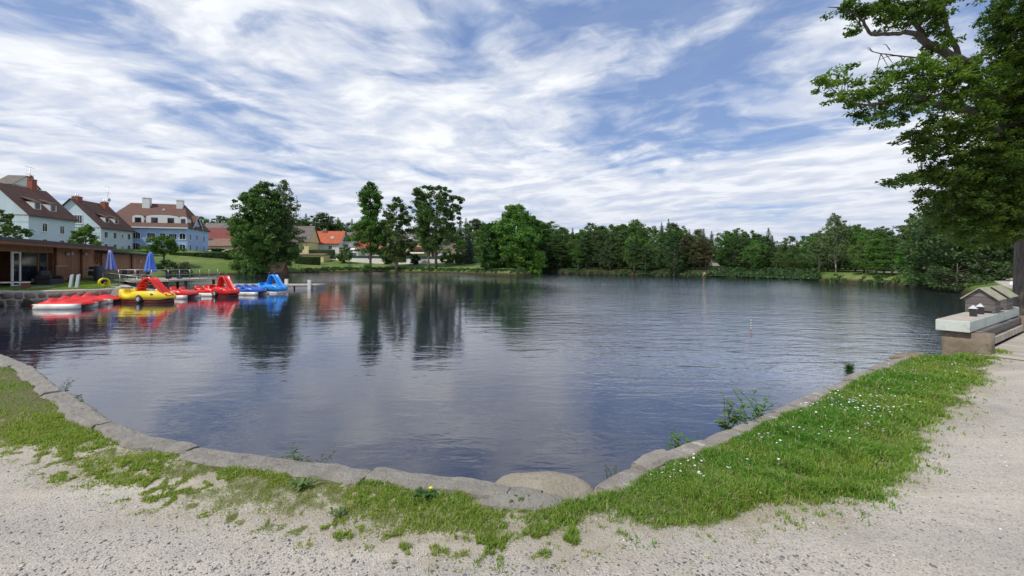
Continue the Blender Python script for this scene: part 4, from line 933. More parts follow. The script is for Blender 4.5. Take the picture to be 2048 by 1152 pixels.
def canvas(name, c1, c2):
    def fn(t):
        s_ = t.node('ShaderNodeSeparateXYZ', {0: t.obj}); a = t.math('ARCTAN2', s_.outputs[1], s_.outputs[0]); f = t.math('SINE', t.math('MULTIPLY', a, 8))
        t.put(t.b.inputs['Base Color'], t.mix(t.mapr(f, -.25, .25), c1, c2)); t.b.inputs['Roughness'].default_value = .8
    return mat(name, fn)
parasol('closed pale lilac and blue striped parasol, the left one on the hut deck', (-35.2, 37.6, .3), canvas('lilac_canvas', (.16, .22, .66), (.62, .60, .82)), 2.55, 1)
parasol('closed bright blue parasol, the right one nearer the water', (-31.9, 37.9, .3), canvas('blue_canvas', (.06, .20, .68), (.14, .32, .80)), 2.42, 2.2)
tb = thing('table', 'dark round table standing on the deck between the two parasols', 'table', (-33.6, 38.6, .3))
mb = MB(); mb.lathe([(.5, .72), (.5, .75)], 20); mb.build('top', m_wicker, tb); mb = MB(); mb.tube([(0, 0, 0), (0, 0, .718)], .05, 8); mb.build('leg', m_anth, tb)
def chair(label, loc, rz):
    c = thing('chair', label, 'chair', loc, rz, 'dark chairs on the deck')
    mb = MB(); mb.box(-.24, .24, -.24, .24, .42, .47); link('seat', bevel(mb.mesh('b'), .015), m_wicker, c)
    mb = MB(); mb.box(-.24, .24, .20, .25, .47, .92); link('backrest', bevel(mb.mesh('b'), .015), m_wicker, c)
    for x in (-.2, .2):
        for y in (-.2, .2): mb = MB(); mb.tube([(x, y, 0), (x, y, .418)], .018, 6); mb.build('leg', m_anth, c)
chair('dark chair on the left of the round deck table', (-34.5, 38.5, .3), R(90))
chair('dark chair on the right of the round deck table', (-32.7, 38.4, .3), R(-90))
chair('dark chair behind the round deck table by the hut wall', (-33.6, 39.5, .3), 0)
ht = thing('table', 'second dark table at the far end of the deck near the blue parasol', 'table', (-30.6, 38.9, .3))
mb = MB(); mb.box(-.6, .6, -.4, .4, .70, .74); mb.build('top', m_wicker, ht)
for x in (-.5, .5): mb = MB(); mb.box(x-.03, x+.03, -.3, .3, 0, .698); mb.build('leg', m_anth, ht)

# ------------------------------------------------------------------ houses
W_BLUEP = render_wall('pale_blue_render', (0.58, 0.69, 0.77)); W_BLUE = render_wall('blue_render', (0.38, 0.54, 0.86)); W_CREAM = render_wall('cream_render', (0.66, 0.56, 0.36)); W_WHITE = render_wall('white_render', (0.70, 0.69, 0.66)); W_YEL = render_wall('yellow_render', (0.72, 0.62, 0.32))
R_BRN = tiles('brown_tiles', (0.150, 0.072, 0.052)); R_DRED = tiles('dark_red_tiles', (0.20, 0.045, 0.035)); R_ORG = tiles('orange_tiles', (0.48, 0.11, 0.04)); R_GREY = tiles('grey_tiles', (0.17, 0.145, 0.13)); R_RED = tiles('red_tiles', (0.36, 0.065, 0.045)); R_BR2 = tiles('light_brown_tiles', (0.22, 0.125, 0.09))
m_brick = simple('red_brick_render', (0.32, 0.09, 0.06), .85, .25, 8)
def fm(face, L, W):
    """matrix taking (u, out, z) on a face to house space; u runs left to right seen from outside"""
    if face == 'f': return Matrix(((1, 0, 0, 0), (0, -1, 0, 0), (0, 0, 1, 0), (0, 0, 0, 1))).inverted() if False else Matrix(((1, 0, 0, 0), (0, -1, 0, 0), (0, 0, 1, 0), (0, 0, 0, 1)))
    if face == 'r': return Matrix(((0, 1, 0, L), (1, 0, 0, 0), (0, 0, 1, 0), (0, 0, 0, 1)))
    return Matrix(((0, -1, 0, 0), (-1, 0, 0, W), (0, 0, 1, 0), (0, 0, 0, 1)))
def window(root, face, L, W, u_, z_, w_, h_, arch=0.0, fr=None, off=0.0, sur=True):
    M_ = fm(face, L, W); n = 8; fr = fr or m_white
    top = [(u_+w_/2*math.cos(a), z_+h_-arch+arch*math.sin(a)) for a in [k*math.pi/n for k in range(n+1)]] if arch else [(u_+w_/2, z_+h_), (u_-w_/2, z_+h_)]
    poly = [(u_-w_/2, z_), (u_+w_/2, z_)]+(top if not arch else top)
    mb = MB(); mb.prism(poly, 0.01+off, 0.04+off, 'y', M=M_); g_ = mb.build('window', m_glass, root)
    f_ = MB(); t_ = .13
    if sur: f_.box(u_-w_/2-t_, u_-w_/2, off, .07+off, z_-t_, z_+h_-arch, M=M_); f_.box(u_+w_/2, u_+w_/2+t_, off, .07+off, z_-t_, z_+h_-arch, M=M_); f_.box(u_-w_/2-t_*1.3, u_+w_/2+t_*1.3, off, .10+off, z_-t_-.08, z_-.001, M=M_)
    if arch: 
        for k in range(n):
            a0, a1 = k*math.pi/n, (k+1)*math.pi/n; e = 1+2*t_/w_
            f_.add([(u_+w_/2*math.cos(a)*q, y_, z_+h_-arch+arch*math.sin(a)*q+(t_*(q > 1))*math.sin(a)) for a in (a0, a1) for q in (1, e) for y_ in (off, .07+off)], [(0, 4, 5, 1), (2, 3, 7, 6), (1, 5, 7, 3), (0, 2, 6, 4)], M=M_)
    else: f_.box(u_-w_/2-t_, u_+w_/2+t_, off, .07+off, z_+h_+.001, z_+h_+t_, M=M_)
    f_.box(u_-.035, u_+.035, .041+off, .055+off, z_, z_+h_*.96, M=M_)
    if w_ > 1.5:
        for q in (-w_/4, w_/4): f_.box(u_+q-.03, u_+q+.03, .041+off, .055+off, z_, z_+h_*(.85 if arch else .96), M=M_)
    f_.build('frame', fr, g_)
def house(label, p0, ang, L, W, z0, ze, zr, wall, roof, wins=(), hip=0.0, cat='house', name='house', dorm=(), chim=(), skyl=(), verge=None, ov=0.45, group=None, ridge_off=0.5):
    """p0: ground corner; local x runs along the front, y to the back; ze, zr are heights above z0"""
    h = thing(name, label, cat, (p0[0], p0[1], z0), ang, group); rm = W*ridge_off; dz = zr-ze
    mb = MB()
    if hip: mb.box(0, L, 0, W, -2, ze)
    else: mb.prism([(0, -2), (W, -2), (W, ze), (rm, zr-.05), (0, ze)], 0, L, 'x')
    mb.build('wall', wall, h)
    sl = dz/rm; zo = ze-ov*sl; th = .16
    mb = MB(); e0 = (-ov, -ov, zo); e1 = (L+ov, -ov, zo); e2 = (L+ov, W+ov, ze-ov*dz/(W-rm)); e3 = (-ov, W+ov, ze-ov*dz/(W-rm)); r0 = (hip-ov*(hip == 0), rm, zr); r1 = (L-hip+ov*(hip == 0), rm, zr)
    V = [e0, e1, e2, e3, r0, r1]; V2 = [(a, b, c+th) for a, b, c in V]
    mb.add(V+V2, [(0, 4, 5, 1)[::-1], (6, 7, 11, 10), (2, 3, 4, 5), (8, 11, 10, 9)[::-1] if False else (8, 9, 10, 11), (0, 1, 7, 6), (2, 3, 9, 8), (1, 2, 8, 7), (3, 0, 6, 9)]+([(7, 8, 11), (9, 6, 10), (1, 5, 2), (3, 4, 0)] if hip else [(1, 5, 11, 7), (5, 2, 8, 11), (3, 4, 10, 9), (4, 0, 6, 10)]))
    me = mb.mesh('roof'); bm = bmesh.new(); bm.from_mesh(me); bmesh.ops.recalc_face_normals(bm, faces=bm.faces[:]); bm.to_mesh(me); bm.free(); link('roof', me, roof, h)
    if verge:
        for xx in (-ov-.04, L+ov-.02):
            if hip: break
            for ya, za, yb, zb in ((-ov, zo, rm, zr), (W+ov, zo, rm, zr)):
                mb = MB(); mb.add([(xx, ya, za-.25), (xx, yb, zb-.25), (xx, yb, zb+.1), (xx, ya, za+.1), (xx+.06, ya, za-.25), (xx+.06, yb, zb-.25), (xx+.06, yb, zb+.1), (xx+.06, ya, za+.1)], [(0, 1, 2, 3), (7, 6, 5, 4), (0, 4, 5, 1), (3, 2, 6, 7), (0, 3, 7, 4), (1, 5, 6, 2)]); mb.build('verge_board', verge, h)
    mb = MB(); mb.box(-ov, L+ov, -ov-.10, -ov, zo-.04, zo+.08); mb.build('gutter', m_anth, h)
    for w_ in wins: window(h, w_[0], L, W, *w_[1:])
    for d in dorm:   # u, width, height, offset from the eave line (m along y), kind
        u_, w_, hh, oy, kind = d; zb = ze+oy*sl+.1; yb = oy+hh/sl+.4
        mb = MB()
        if kind == 'brow': 
            n = 10; top = [(u_+w_/2*math.cos(a), zb+hh*.75+hh*.25*math.sin(a)) for a in [k*math.pi/n for k in range(n+1)]]
            mb.prism([(u_-w_/2, zb-.2), (u_+w_/2, zb-.2)]+top, oy, yb, 'y'); dd_ = mb.build('dormer', m_white, h)
            n = 10; r_ = MB(); tp = [(u_+(w_/2+.1)*math.cos(a), zb+hh*.75+(hh*.25+.08)*math.sin(a)) for a in [k*math.pi/n for k in range(n+1)]]
            r_.prism(tp+[(a, b-.07) for a, b in reversed(tp)], oy+.1, yb+.4, 'y'); r_.build('dormer_roof', roof, dd_)
            nw = max(1, int(w_/2.6))
            for k in range(nw):
                uu = u_-w_/2+w_*(k+.5)/nw; ww = min(1.5, w_/nw*.55); g_ = MB(); g_.box(uu-ww/2, uu+ww/2, oy-.03, oy-.001, zb+.05, zb+hh*.66); g_.build('window', m_glass, dd_)
        else:
            mb.box(u_-w_/2, u_+w_/2, oy, yb, zb-.3, zb+hh); dd_ = mb.build('dormer', m_white, h)
            r_ = MB(); r_.add([(u_-w_/2-.2, oy-.3, zb+hh-.05), (u_+w_/2+.2, oy-.3, zb+hh-.05), (u_+w_/2+.2, yb+2.0, zb+hh+.25+sl*.0+1.1), (u_-w_/2-.2, yb+2.0, zb+hh+.25+sl*.0+1.1), (u_-w_/2-.2, oy-.3, zb+hh+.08), (u_+w_/2+.2, oy-.3, zb+hh+.08), (u_+w_/2+.2, yb+2.0, zb+hh+1.5), (u_-w_/2-.2, yb+2.0, zb+hh+1.5)], [(3, 2, 1, 0), (4, 5, 6, 7), (0, 1, 5, 4), (1, 2, 6, 5), (3, 0, 4, 7)]); r_.build('dormer_roof', roof, dd_)
            g_ = MB(); g_.box(u_-w_*.32, u_+w_*.32, oy-.03, oy-.001, zb+.15, zb+hh-.15); g_.build('window', m_glass, dd_)
    for c in chim:   # u, v, w, top z, material
        u_, v_, w_, zt, m_ = c; zb = ze+dz*(min(v_, W-v_)/rm)-.4
        mb = MB(); mb.box(u_-w_/2, u_+w_/2, v_-w_*.4, v_+w_*.4, zb, zt); ch = mb.build('chimney', m_, h)
        mb = MB(); mb.box(u_-w_/2-.08, u_+w_/2+.08, v_-w_*.4-.08, v_+w_*.4+.08, zt+.002, zt+.12); mb.build('cap', m_concrete if m_ is not m_white else m_white, ch)
        for q in (-.22, .22): mb = MB(); mb.tube([(u_+q*w_, v_, zt+.1), (u_+q*w_, v_, zt+.75 if m_ is not m_white else zt+.3)], .11, 8); mb.build('flue', m_chrome if m_ is not m_white else m_dark, ch)
    for u_, v_, w_ in skyl:
        z_ = ze+sl*v_+th; mb = MB(); M_ = Matrix.Translation((u_, v_, z_+.03)) @ Matrix.Rotation(math.atan(sl), 4, 'X'); mb.box(-w_/2, w_/2, -w_*.6, w_*.6, 0, .06, M=M_); mb.build('roof_window', m_steel, h)
    return h
def ang_of(dx, dy): return math.atan2(dy, dx)
# pale blue house A, left edge
zA = 4.4; hA = house('pale blue house with a brown roof and two dormers at the left edge', (Xat(57, 80), 80), ang_of(-1.7, 10), 10.4, 11, zA, 6.7, 12.3, W_BLUEP, R_BRN,
    [('f', 3.3, 3.6, .95, 1.5), ('f', 7.2, 3.4, .95, 1.5), ('f', 3.3, .6, .95, 1.4), ('f', 7.2, .6, .95, 1.4)], dorm=[(3.0, 1.5, 1.45, .9, 'box'), (6.4, 1.5, 1.45, .9, 'box')], chim=[(7.6, 5.5, 1.1, 14.2, m_brick)])
# pale blue house B
hB = house('pale blue gabled house with dormers and tall flues, middle of the three blue houses', (Xat(202, 101), 101), ang_of(-1.9, 11), 10.6, 12, 4.6, 5.9, 12.2, W_BLUEP, R_BRN,
    [('f', 1.5, 3.3, .95, 1.4), ('f', 4.4, 3.3, .95, 1.4), ('f', 6.9, 3.6, .5, .8), ('f', 9.2, 3.3, .95, 1.4), ('f', 1.5, .4, .95, 1.4), ('f', 4.4, .4, .95, 1.4), ('f', 6.9, .7, .5, .8), ('f', 9.2, .4, .95, 1.4), ('l', 7.2, 6.6, 1.9, 1.8)], dorm=[(3.4, 1.3, 1.3, 1.0, 'box'), (6.5, 1.3, 1.3, 1.0, 'box')], chim=[(1.6, 6.0, 1.5, 12.9, m_brick), (8.6, 5.0, 1.3, 12.6, m_brick)])
# blue hotel
hx, hy = Xat(238, 113)-4.3*.95, 113-4.3*.30
hC = house('large bright blue guesthouse with a steep brown hipped roof and white eyebrow dormers', (hx, hy), ang_of(.95, .30), 19.5, 15.5, 4.4, 7.5, 14.2, W_BLUE, R_BRN,
    [('f', 7.9, 4.0, 2.0, 1.7, .4), ('f', 11.3, 4.0, 1.7, 1.5), ('f', 13.9, 4.0, 1.2, 1.5), ('f', 16.2, 3.9, 1.7, 1.5), ('f', 18.4, 4.0, 1.3, 1.6, .35), ('f', 5.4, 4.0, 1.3, 1.7), ('f', 5.4, 1.1, 1.3, 1.6), ('f', 7.9, .9, 2.0, 1.9, .5), ('f', 11.3, 1.0, 1.7, 1.5), ('f', 16.2, 1.0, 1.7, 1.5), ('f', 18.4, .9, 1.3, 1.7, .4)]+[('r', u_, z_, .85, 1.5) for u_ in (2.0, 6.4, 11.8) for z_ in (1.0, 4.0)]+[('r', 6.4, 6.9, .7, 1.2)], hip=3.4, cat='guesthouse', name='guesthouse',
    dorm=[(8.0, 2.5, 2.0, .9, 'brow'), (13.5, 7.4, 2.2, .9, 'brow'), (18.2, 1.9, 1.9, .9, 'brow')], chim=[(7.6, 6.6, 1.7, 15.6, m_white), (15.4, 6.8, 1.5, 15.3, m_white)])
# gables of the guesthouse
for (u0, u1, face) in ((3.0, 9.8, 'r'),):
    M_ = fm('r', 19.5, 15.5); mb = MB(); mb.prism([(u0, 7.3), (u1, 7.3), ((u0+u1)/2, 10.6)], -3.2, .012, 'y', M=M_); mb.build('gable', W_BLUE, hC)
    for a_, b_ in (((u0-.4, 7.0), ((u0+u1)/2, 10.8)), (((u0+u1)/2, 10.8), (u1+.4, 7.0))):
        mb = MB(); mb.prism([a_, b_, (b_[0], b_[1]+.3), (a_[0], a_[1]+.3)], -3.0, .35, 'y', M=M_); mb.build('gable_roof', R_BRN, hC)
        mb = MB(); mb.prism([(a_[0], a_[1]-.2), (b_[0], b_[1]-.2), (b_[0], b_[1]+.12), (a_[0], a_[1]+.12)], .352, .42, 'y', M=M_); mb.build('verge_board', m_white, hC)
mb = MB(); mb.box(-.3, 19.8, -.64, -.56, 6.85, 7.2); mb.build('eave_board', m_white, hC)
mb = MB(); mb.lathe([(.08, -.05), (.34, -.09), (.4, 0)], 16, axis='y', c=(12.9, 3.2, 12.1)); mb.build('satellite_dish', m_steel, hC)
for root, c in ((hA, (7.3, 5.4, 14.6)), (hB, (9.2, 4.4, 13.4))):
    mb = MB(); mb.lathe([(.05, -.05), (.4, -.12), (.5, 0)], 16, axis='y', c=c); mb.build('satellite_dish', m_brick if root is hA else m_steel, root)
    mb = MB(); zt = c[2]+2.2 if root is hA else c[2]+3.4; mb.tube([(c[0]+.5, c[1]+.6, c[2]-2.4), (c[0]+.5, c[1]+.6, zt)], .05, 5)
    for q in (0, .9): mb.tube([(c[0]-.5, c[1]+.6, zt-.05-q*1.6), (c[0]+1.5, c[1]+.6, zt-.05-q*1.6)], .035, 4)
    mb.build('aerial', m_steel, root)
# houses farther along the far bank
def row_house(label, pl, pr, Y, yb, ye, yr, wall, roof, ang=0.0, W=9, wins=(), **kw):
    L = (pr-pl)/F*Y/math.cos(ang)*(1.0); z0 = Zat(yb, Y); ze = Zat(ye, Y)-z0; zr = Zat(yr, Y+W/2)-z0
    ww = [('f', L*f, ze*q, w_, h_) for f, q, w_, h_ in wins]
    return house(label, (Xat(pl, Y), Y), ang, L, W, z0, ze, zr, wall, roof, ww, **kw)
row_house('long cream single storey building with a low brown roof right of the blue guesthouse', 416, 487, 150, 512, 491, 478, W_CREAM, R_BR2, wins=[(.3, .35, 1.2, 1.0), (.62, .35, 1.2, 1.0)], W=8)
row_house('house with a large dark red roof behind the cream building', 405, 464, 165, 505, 477, 456, W_WHITE, R_DRED, .12, 12)
row_house('house with a red brown roof half hidden behind the big lakeside tree', 462, 500, 185, 495, 466, 447, W_WHITE, R_BR2, .0, 12)
row_house('distant grey brown roofed house above the dark red roof', 402, 440, 210, 490, 456, 447, W_WHITE, R_GREY, .0, 10)
row_house('pale yellow gabled house with a grey roof just right of the big lakeside tree', 578, 616, 150, 514, 482, 453, W_YEL, R_GREY, R(4), 10)
row_house('flat yellow garage with a brown top beside the dark hedge', 600, 646, 138, 522, 510, 508, W_YEL, R_BR2, .05, 6, ov=.2, cat='garage', name='garage')
row_house('white house with a bright orange tiled roof and a roof window', 616, 677, 160, 505, 486, 463, W_WHITE, R_ORG, .03, 12, wins=[(.3, .35, 1.2, 1.3), (.72, .35, 1.2, 1.3)], skyl=[(8.0, 2.5, 1.2)], chim=[(4, 5.6, 1.6, 8.5, m_brick)])
row_house('white house with a grey roof between the orange roof and the red roof', 676, 702, 165, 506, 480, 465, W_WHITE, R_GREY, .0, 10, wins=[(.6, .4, 1.6, 1.3)], skyl=[(1.6, 2.2, .9)])
row_house('house with a brown red roof squeezed between the grey and red roofs', 700, 716, 172, 506, 486, 462, W_WHITE, R_DRED, .0, 11)
row_house('house with a wide red roof behind the slender lakeside oak', 713, 766, 160, 512, 496, 474, W_WHITE, R_RED, .04, 12)
row_house('low annex with a faded pink red roof at the foot of the red roofed house', 742, 768, 155, 510, 502, 492, W_WHITE, tiles('pink_tiles', (.50, .16, .13)), .0, 6)
row_house('small white carport with an arched dark opening below the grey roofed house', 699, 716, 156, 514, 500, 497, W_WHITE, m_white, .0, 5, wins=[(.5, .05, 2.0, 1.4)], ov=.1, cat='garage', name='garage')
hK = row_house('yellow house with dark balconies and a white awning behind the lakeside oaks', 808, 862, 150, 516, 482, 470, W_YEL, R_GREY, .05, 10, wins=[(.15, .55, 1.2, 1.5), (.38, .55, 1.5, 1.8), (.85, .6, 1.2, 1.4), (.2, .05, 1.6, 1.8), (.9, .12, 1.2, 1.4)], skyl=[(2.5, 1.6, 2.4)])
mb = MB(); mb.box(2.0, 7.6, -1.6, 0, 2.75, 2.9); mb.build('balcony_floor', m_beam, hK); mb = MB(); mb.box(2.0, 7.6, -1.62, -1.55, 2.9, 3.8); mb.build('balcony_front', m_beam, hK)
mb = MB(); mb.add([(1.2, -2.3, 1.5), (7.2, -2.3, 1.5), (7.2, -.05, 2.3), (1.2, -.05, 2.3), (1.2, -2.3, 1.6), (7.2, -2.3, 1.6), (7.2, -.05, 2.4), (1.2, -.05, 2.4)], [(3, 2, 1, 0), (4, 5, 6, 7), (0, 1, 5, 4), (1, 2, 6, 5), (3, 0, 4, 7)]); mb.build('awning', m_white, hK)
row_house('yellow gabled house with a steep pale verge, rightmost behind the oaks', 868, 912, 152, 516, 497, 472, W_YEL, R_GREY, R(20), 10, wins=[(.2, .2, 1.2, 1.3), (.6, .2, 1.2, 1.3)], verge=m_white)
row_house('pale grey glazed carport at the end of the long white wall', 876, 914, 140, 520, 512, 508, m_glass, m_steel, .0, 5, ov=.2, cat='carport', name='carport')
row_house('small white house with a red brown roof left of the bluish spruce', 905, 937, 145, 522, 508, 500, W_WHITE, R_BR2, .0, 7, wins=[(.5, .3, 1.0, 1.0)])
row_house('white house glimpsed through the trees of the far wood', 1421, 1447, 104, 524, 512, 503, W_WHITE, R_BR2, .15, 7, wins=[(.3, .3, 1.0, 1.0), (.75, .3, .9, 1.0)])
gk = row_house('pale grey rooftop building peeking over the ridge at the far left', -10, 18, 140, 470, 366, 351, W_WHITE, R_GREY, .2, 10)
# long white garden wall with dark fence
def long_wall(name, label, cat, pl, pr, Y0, Y1, yt0, yb0, yt1, yb1, m, th=.25):
    a_ = Vector((Xat(pl, Y0), Y0, 0)); b_ = Vector((Xat(pr, Y1), Y1, 0)); o = thing(name, label, cat, (a_.x, a_.y, 0)); d = b_-a_
    mb = MB(); mb.add([(0, 0, Zat(yb0, Y0)-1.5), (d.x, d.y, Zat(yb1, Y1)-1.5), (d.x, d.y, Zat(yt1, Y1)), (0, 0, Zat(yt0, Y0)), (0, th, Zat(yb0, Y0)-1.5), (d.x, d.y+th, Zat(yb1, Y1)-1.5), (d.x, d.y+th, Zat(yt1, Y1)), (0, th, Zat(yt0, Y0))], [(0, 1, 2, 3), (7, 6, 5, 4), (3, 2, 6, 7), (0, 3, 7, 4), (1, 5, 6, 2)]); mb.build('panel', m, o); return o
long_wall('garden_wall', 'long low white garden wall running behind the lakeside oaks', 'wall', 672, 912, 148, 136, 516, 520, 519, 524, W_WHITE)
long_wall('fence', 'dark green mesh fence standing behind the white garden wall', 'fence', 664, 905, 149, 138, 511, 517, 513, 519, simple('dark_green_fence', (.02, .045, .035), .7))

# ------------------------------------------------------------------ vegetation
def rnd_dirs(rng, n):
    v = rng.normal(size=(n, 3)); return v/np.linalg.norm(v, axis=1, keepdims=True)
def leaf_quads(pos, nrm, size, rng, aspect=0.62):
    n = len(pos); a = np.cross(nrm, rnd_dirs(rng, n)); a /= np.linalg.norm(a, axis=1, keepdims=True)+1e-9; b = np.cross(nrm, a)
    s = (size*rng.uniform(0.65, 1.35, n))[:, None]
    co = np.stack([pos-a*s, pos+b*s*aspect-nrm*s*.18, pos+a*s, pos-b*s*aspect-nrm*s*.18], 1).reshape(-1, 3)
    return co, np.arange(n*4).reshape(-1, 4)
def clump_leaves(cs, rs_, lpc, size, rng, flat=0.6, up=0.5):
    P_, N_ = [], []
    for c, r in zip(cs, rs_):
        n = max(6, int(lpc*rng.uniform(.7, 1.3))); d = rnd_dirs(rng, n); q = rng.uniform(0.35, 1.0, n)**0.6
        # ragged outline: lobes
        q = q*(0.82+0.35*np.sin(d[:, 0]*3.1+c[0]*5)*np.sin(d[:, 1]*2.7+c[1]*3))
        p = c+d*(q*r)[:, None]*np.array([1, 1, flat]); nn = d*.6+np.array([0, 0, up])+rnd_dirs(rng, n)*.75
        P_.append(p); N_.append(nn/np.linalg.norm(nn, axis=1, keepdims=True))
    return leaf_quads(np.concatenate(P_), np.concatenate(N_), size, rng)
def branch(mb, a, b, r0, r1, rng, n=6, sag=0.12, sides=6):
    a, b = Vector(a), Vector(b); L = (b-a).length; pts = []
    for k in range(n+1):
        q = k/n; p = a.lerp(b, q); w_ = math.sin(q*math.pi)*L
        pts.append(p+Vector((rng.normal()*.03*w_, rng.normal()*.03*w_, -sag*w_*.3+rng.normal()*.02*w_)))
    mb.tube(pts, [r0+(r1-r0)*k/n for k in range(n+1)], sides); return pts
def mk_tree(kind, seed, H, Rr, prof=None, base=0.22, ncl=90, lpc=60, leaf=0.22, crad=(0.10, 0.17), lean=0.0, trunk_r=None, forks=1, flat=.65):
    """returns (trunk mesh, crown mesh); H total height, Rr crown radius (m)"""
    rng = np.random.default_rng(seed); tr = MB(); trunk_r = trunk_r or H*.018
    if kind in ('broad', 'birch'):
        prof = prof or [(0, .35), (.15, .75), (.4, 1.0), (.65, .92), (.85, .62), (1.0, .18)]
        ph, pr_ = zip(*prof); cs, rr = [], []
        ecc = rng.uniform(.75, 1.25, 7); ep = rng.uniform(0, 6.28, 7)
        while len(cs) < ncl:
            h = rng.uniform(0, 1); a = rng.uniform(0, 6.28); r_env = np.interp(h, ph, pr_)*Rr*(1+.22*math.sin(2*a+ep[0]+h*4)+.16*math.sin(5*a+ep[1]+h*9)+.12*math.sin(h*17+ep[2]+a)); q = rng.uniform(.12, 1)**.45
            if rng.uniform() > np.interp(h, ph, pr_)+.15: continue
            cr = rng.uniform(*crad)*H*(0.75+.25*(1-h)); x = r_env*q*math.cos(a); y = r_env*q*math.sin(a); z = H*base+(H*(1-base)-cr*.6)*h
            cs.append((x+lean*z, y, z)); rr.append(cr)
        cs = np.array(cs); rr = np.array(rr); top = (lean*H*.85, 0, H*.85); tip = []
        heads = [(0, 0)] if forks == 1 else [(-.09*H, 0), (.09*H, .02*H)]
        for hx_, hy_ in heads:
            pts = [Vector((lean*z+hx_*q, hy_*q+rng.normal()*.01*H*q, z)) for q, z in [(k/8, -0.4+(H*.86+.4)*k/8) for k in range(9)]]
            tr.tube(pts, [trunk_r*(1.25 if k == 0 else 1)*(1-.85*k/8)+.01 for k in range(9)], 8)
            for i in rng.choice(len(cs), min(len(cs), 34), replace=False):
                c = cs[i]; zz_ = max(H*base*.7, c[2]-H*rng.uniform(.10, .25)); f = min(7.9, (zz_+.4)/(H*.86+.4)*8); p = pts[int(f)].lerp(pts[int(f)+1], f-int(f))
                branch(tr, p, c, trunk_r*.34*(1-.5*zz_/H), .02, rng, 5, sides=5)
        co, fa = clump_leaves(cs, rr, lpc, leaf, rng, flat)
        if kind == 'birch':
            P_, N_ = [], []
            for i in range(260):
                c = cs[rng.integers(len(cs))]; o = c+rnd_dirs(rng, 1)[0]*H*.05; Ls = rng.uniform(.08, .20)*H; m_ = int(Ls/.13); q = np.linspace(0, 1, m_)
                out = np.array([o[0], o[1], 0]); out /= np.linalg.norm(out)+1e-6
                p = o+out*(np.sqrt(q)*.02*H)[:, None]+np.array([0, 0, -1])*(q**1.2*Ls)[:, None]+rng.normal(size=(m_, 3))*.05; p[:, 2] = np.maximum(p[:, 2], .6)
                P_.append(p); N_.append(rnd_dirs(rng, m_)*[1, 1, .3])
            N_ = np.concatenate(N_); N_ /= np.linalg.norm(N_, axis=1, keepdims=True); c2, f2 = leaf_quads(np.concatenate(P_), N_, leaf*.62, rng, .45)
            co = np.concatenate([co, c2]); fa = np.arange(len(co)).reshape(-1, 4)
    elif kind == 'spruce':
        P_, N_ = [], []; tr.tube([(0, 0, -.4), (0, 0, H*.5), (0, 0, H*.98)], [trunk_r, trunk_r*.6, .02], 7)
        nl = int(H/.42)
        for k in range(nl):
            h = base*.6+(1-base*.6)*(k+.5)/nl; z = H*h; Lb = Rr*(1-h)**.85*1.05+.10; nb = 7 if h < .8 else 5; a0 = rng.uniform(0, 6.28)
            for b in range(nb):
                a = a0+b*6.283/nb+rng.normal()*.15; L = Lb*rng.uniform(.72, 1.12); n = max(5, int(L*15)); q = rng.uniform(.05, 1, n)
                wd = rng.normal(size=n)*.16*L*(1.1-q); dr = -.30*L*q+.16*L*q*q
                P_.append(np.stack([math.cos(a)*q*L-math.sin(a)*wd, math.sin(a)*q*L+math.cos(a)*wd, z+dr-np.abs(rng.normal(size=n))*.10], 1))
                nn = rnd_dirs(rng, n)*.7+np.array([0, 0, .8]); N_.append(nn/np.linalg.norm(nn, axis=1, keepdims=True))
                if b % 3 == 0 and h < .85: tr.tube([(0, 0, z), (math.cos(a)*L*.9, math.sin(a)*L*.9, z-.14*L)], [.04, .01], 4)
        co, fa = leaf_quads(np.concatenate(P_), np.concatenate(N_), leaf, rng, .42)
    else:   # pine: bare stem, flat plates of needles
        cs, rr = [], []; tr.tube([(0, 0, -.4), (H*.01, 0, H*.45), (H*.02*rng.normal(), .01*H, H*.97)], [trunk_r, trunk_r*.7, .04], 8)
        for i in range(ncl):
            h = rng.uniform(0, 1)**.8; z = H*(base+(1-base)*h*.97); a = rng.uniform(0, 6.28); r = Rr*np.interp(h, [0, .3, .7, 1], [.9, 1, .8, .2])*rng.uniform(.3, 1)
            cs.append((r*math.cos(a), r*math.sin(a), z)); rr.append(H*rng.uniform(.07, .12))
            if i % 2 == 0: branch(tr, (0, 0, z-.25*r), cs[-1], trunk_r*.28, .02, rng, 4, sides=5)
        co, fa = clump_leaves(np.array(cs), np.array(rr), lpc, leaf, rng, .34, .7)
    return tr.mesh('trunk'), npmesh('crown', co, fa)
TREES = {}
def tree_proto(key, kind, seed, H, Rr, leafm, barkm, **kw):
    a, b = mk_tree(kind, seed, H, Rr, **kw); a.materials.append(barkm); b.materials.append(leafm); TREES[key] = (a, b, H, leafm)
def put_tree(key, label, x, y, h, name='broadleaf_tree', cat='tree', group=None, rz=None, sx=1.0, leafm=None, z=None, uniq=[0]):
    a, b, H, lm = TREES[key]; uniq[0] += 1; rr = random.Random(uniq[0]*13+5); z = hz(x, y) if z is None else z
    t_ = thing(name, label, cat, (x, y, z), rr.uniform(0, 6.28) if rz is None else rz, group); s_ = h/H; t_.scale = (s_*sx, s_*sx, s_)
    o1 = bpy.data.objects.new('trunk', a); o2 = bpy.data.objects.new('crown', b)
    for o in (o1, o2): C.objects.link(o); o.parent = t_
    o2.material_slots[0].link = 'OBJECT'; o2.material_slots[0].material = leafm or lm
    return t_
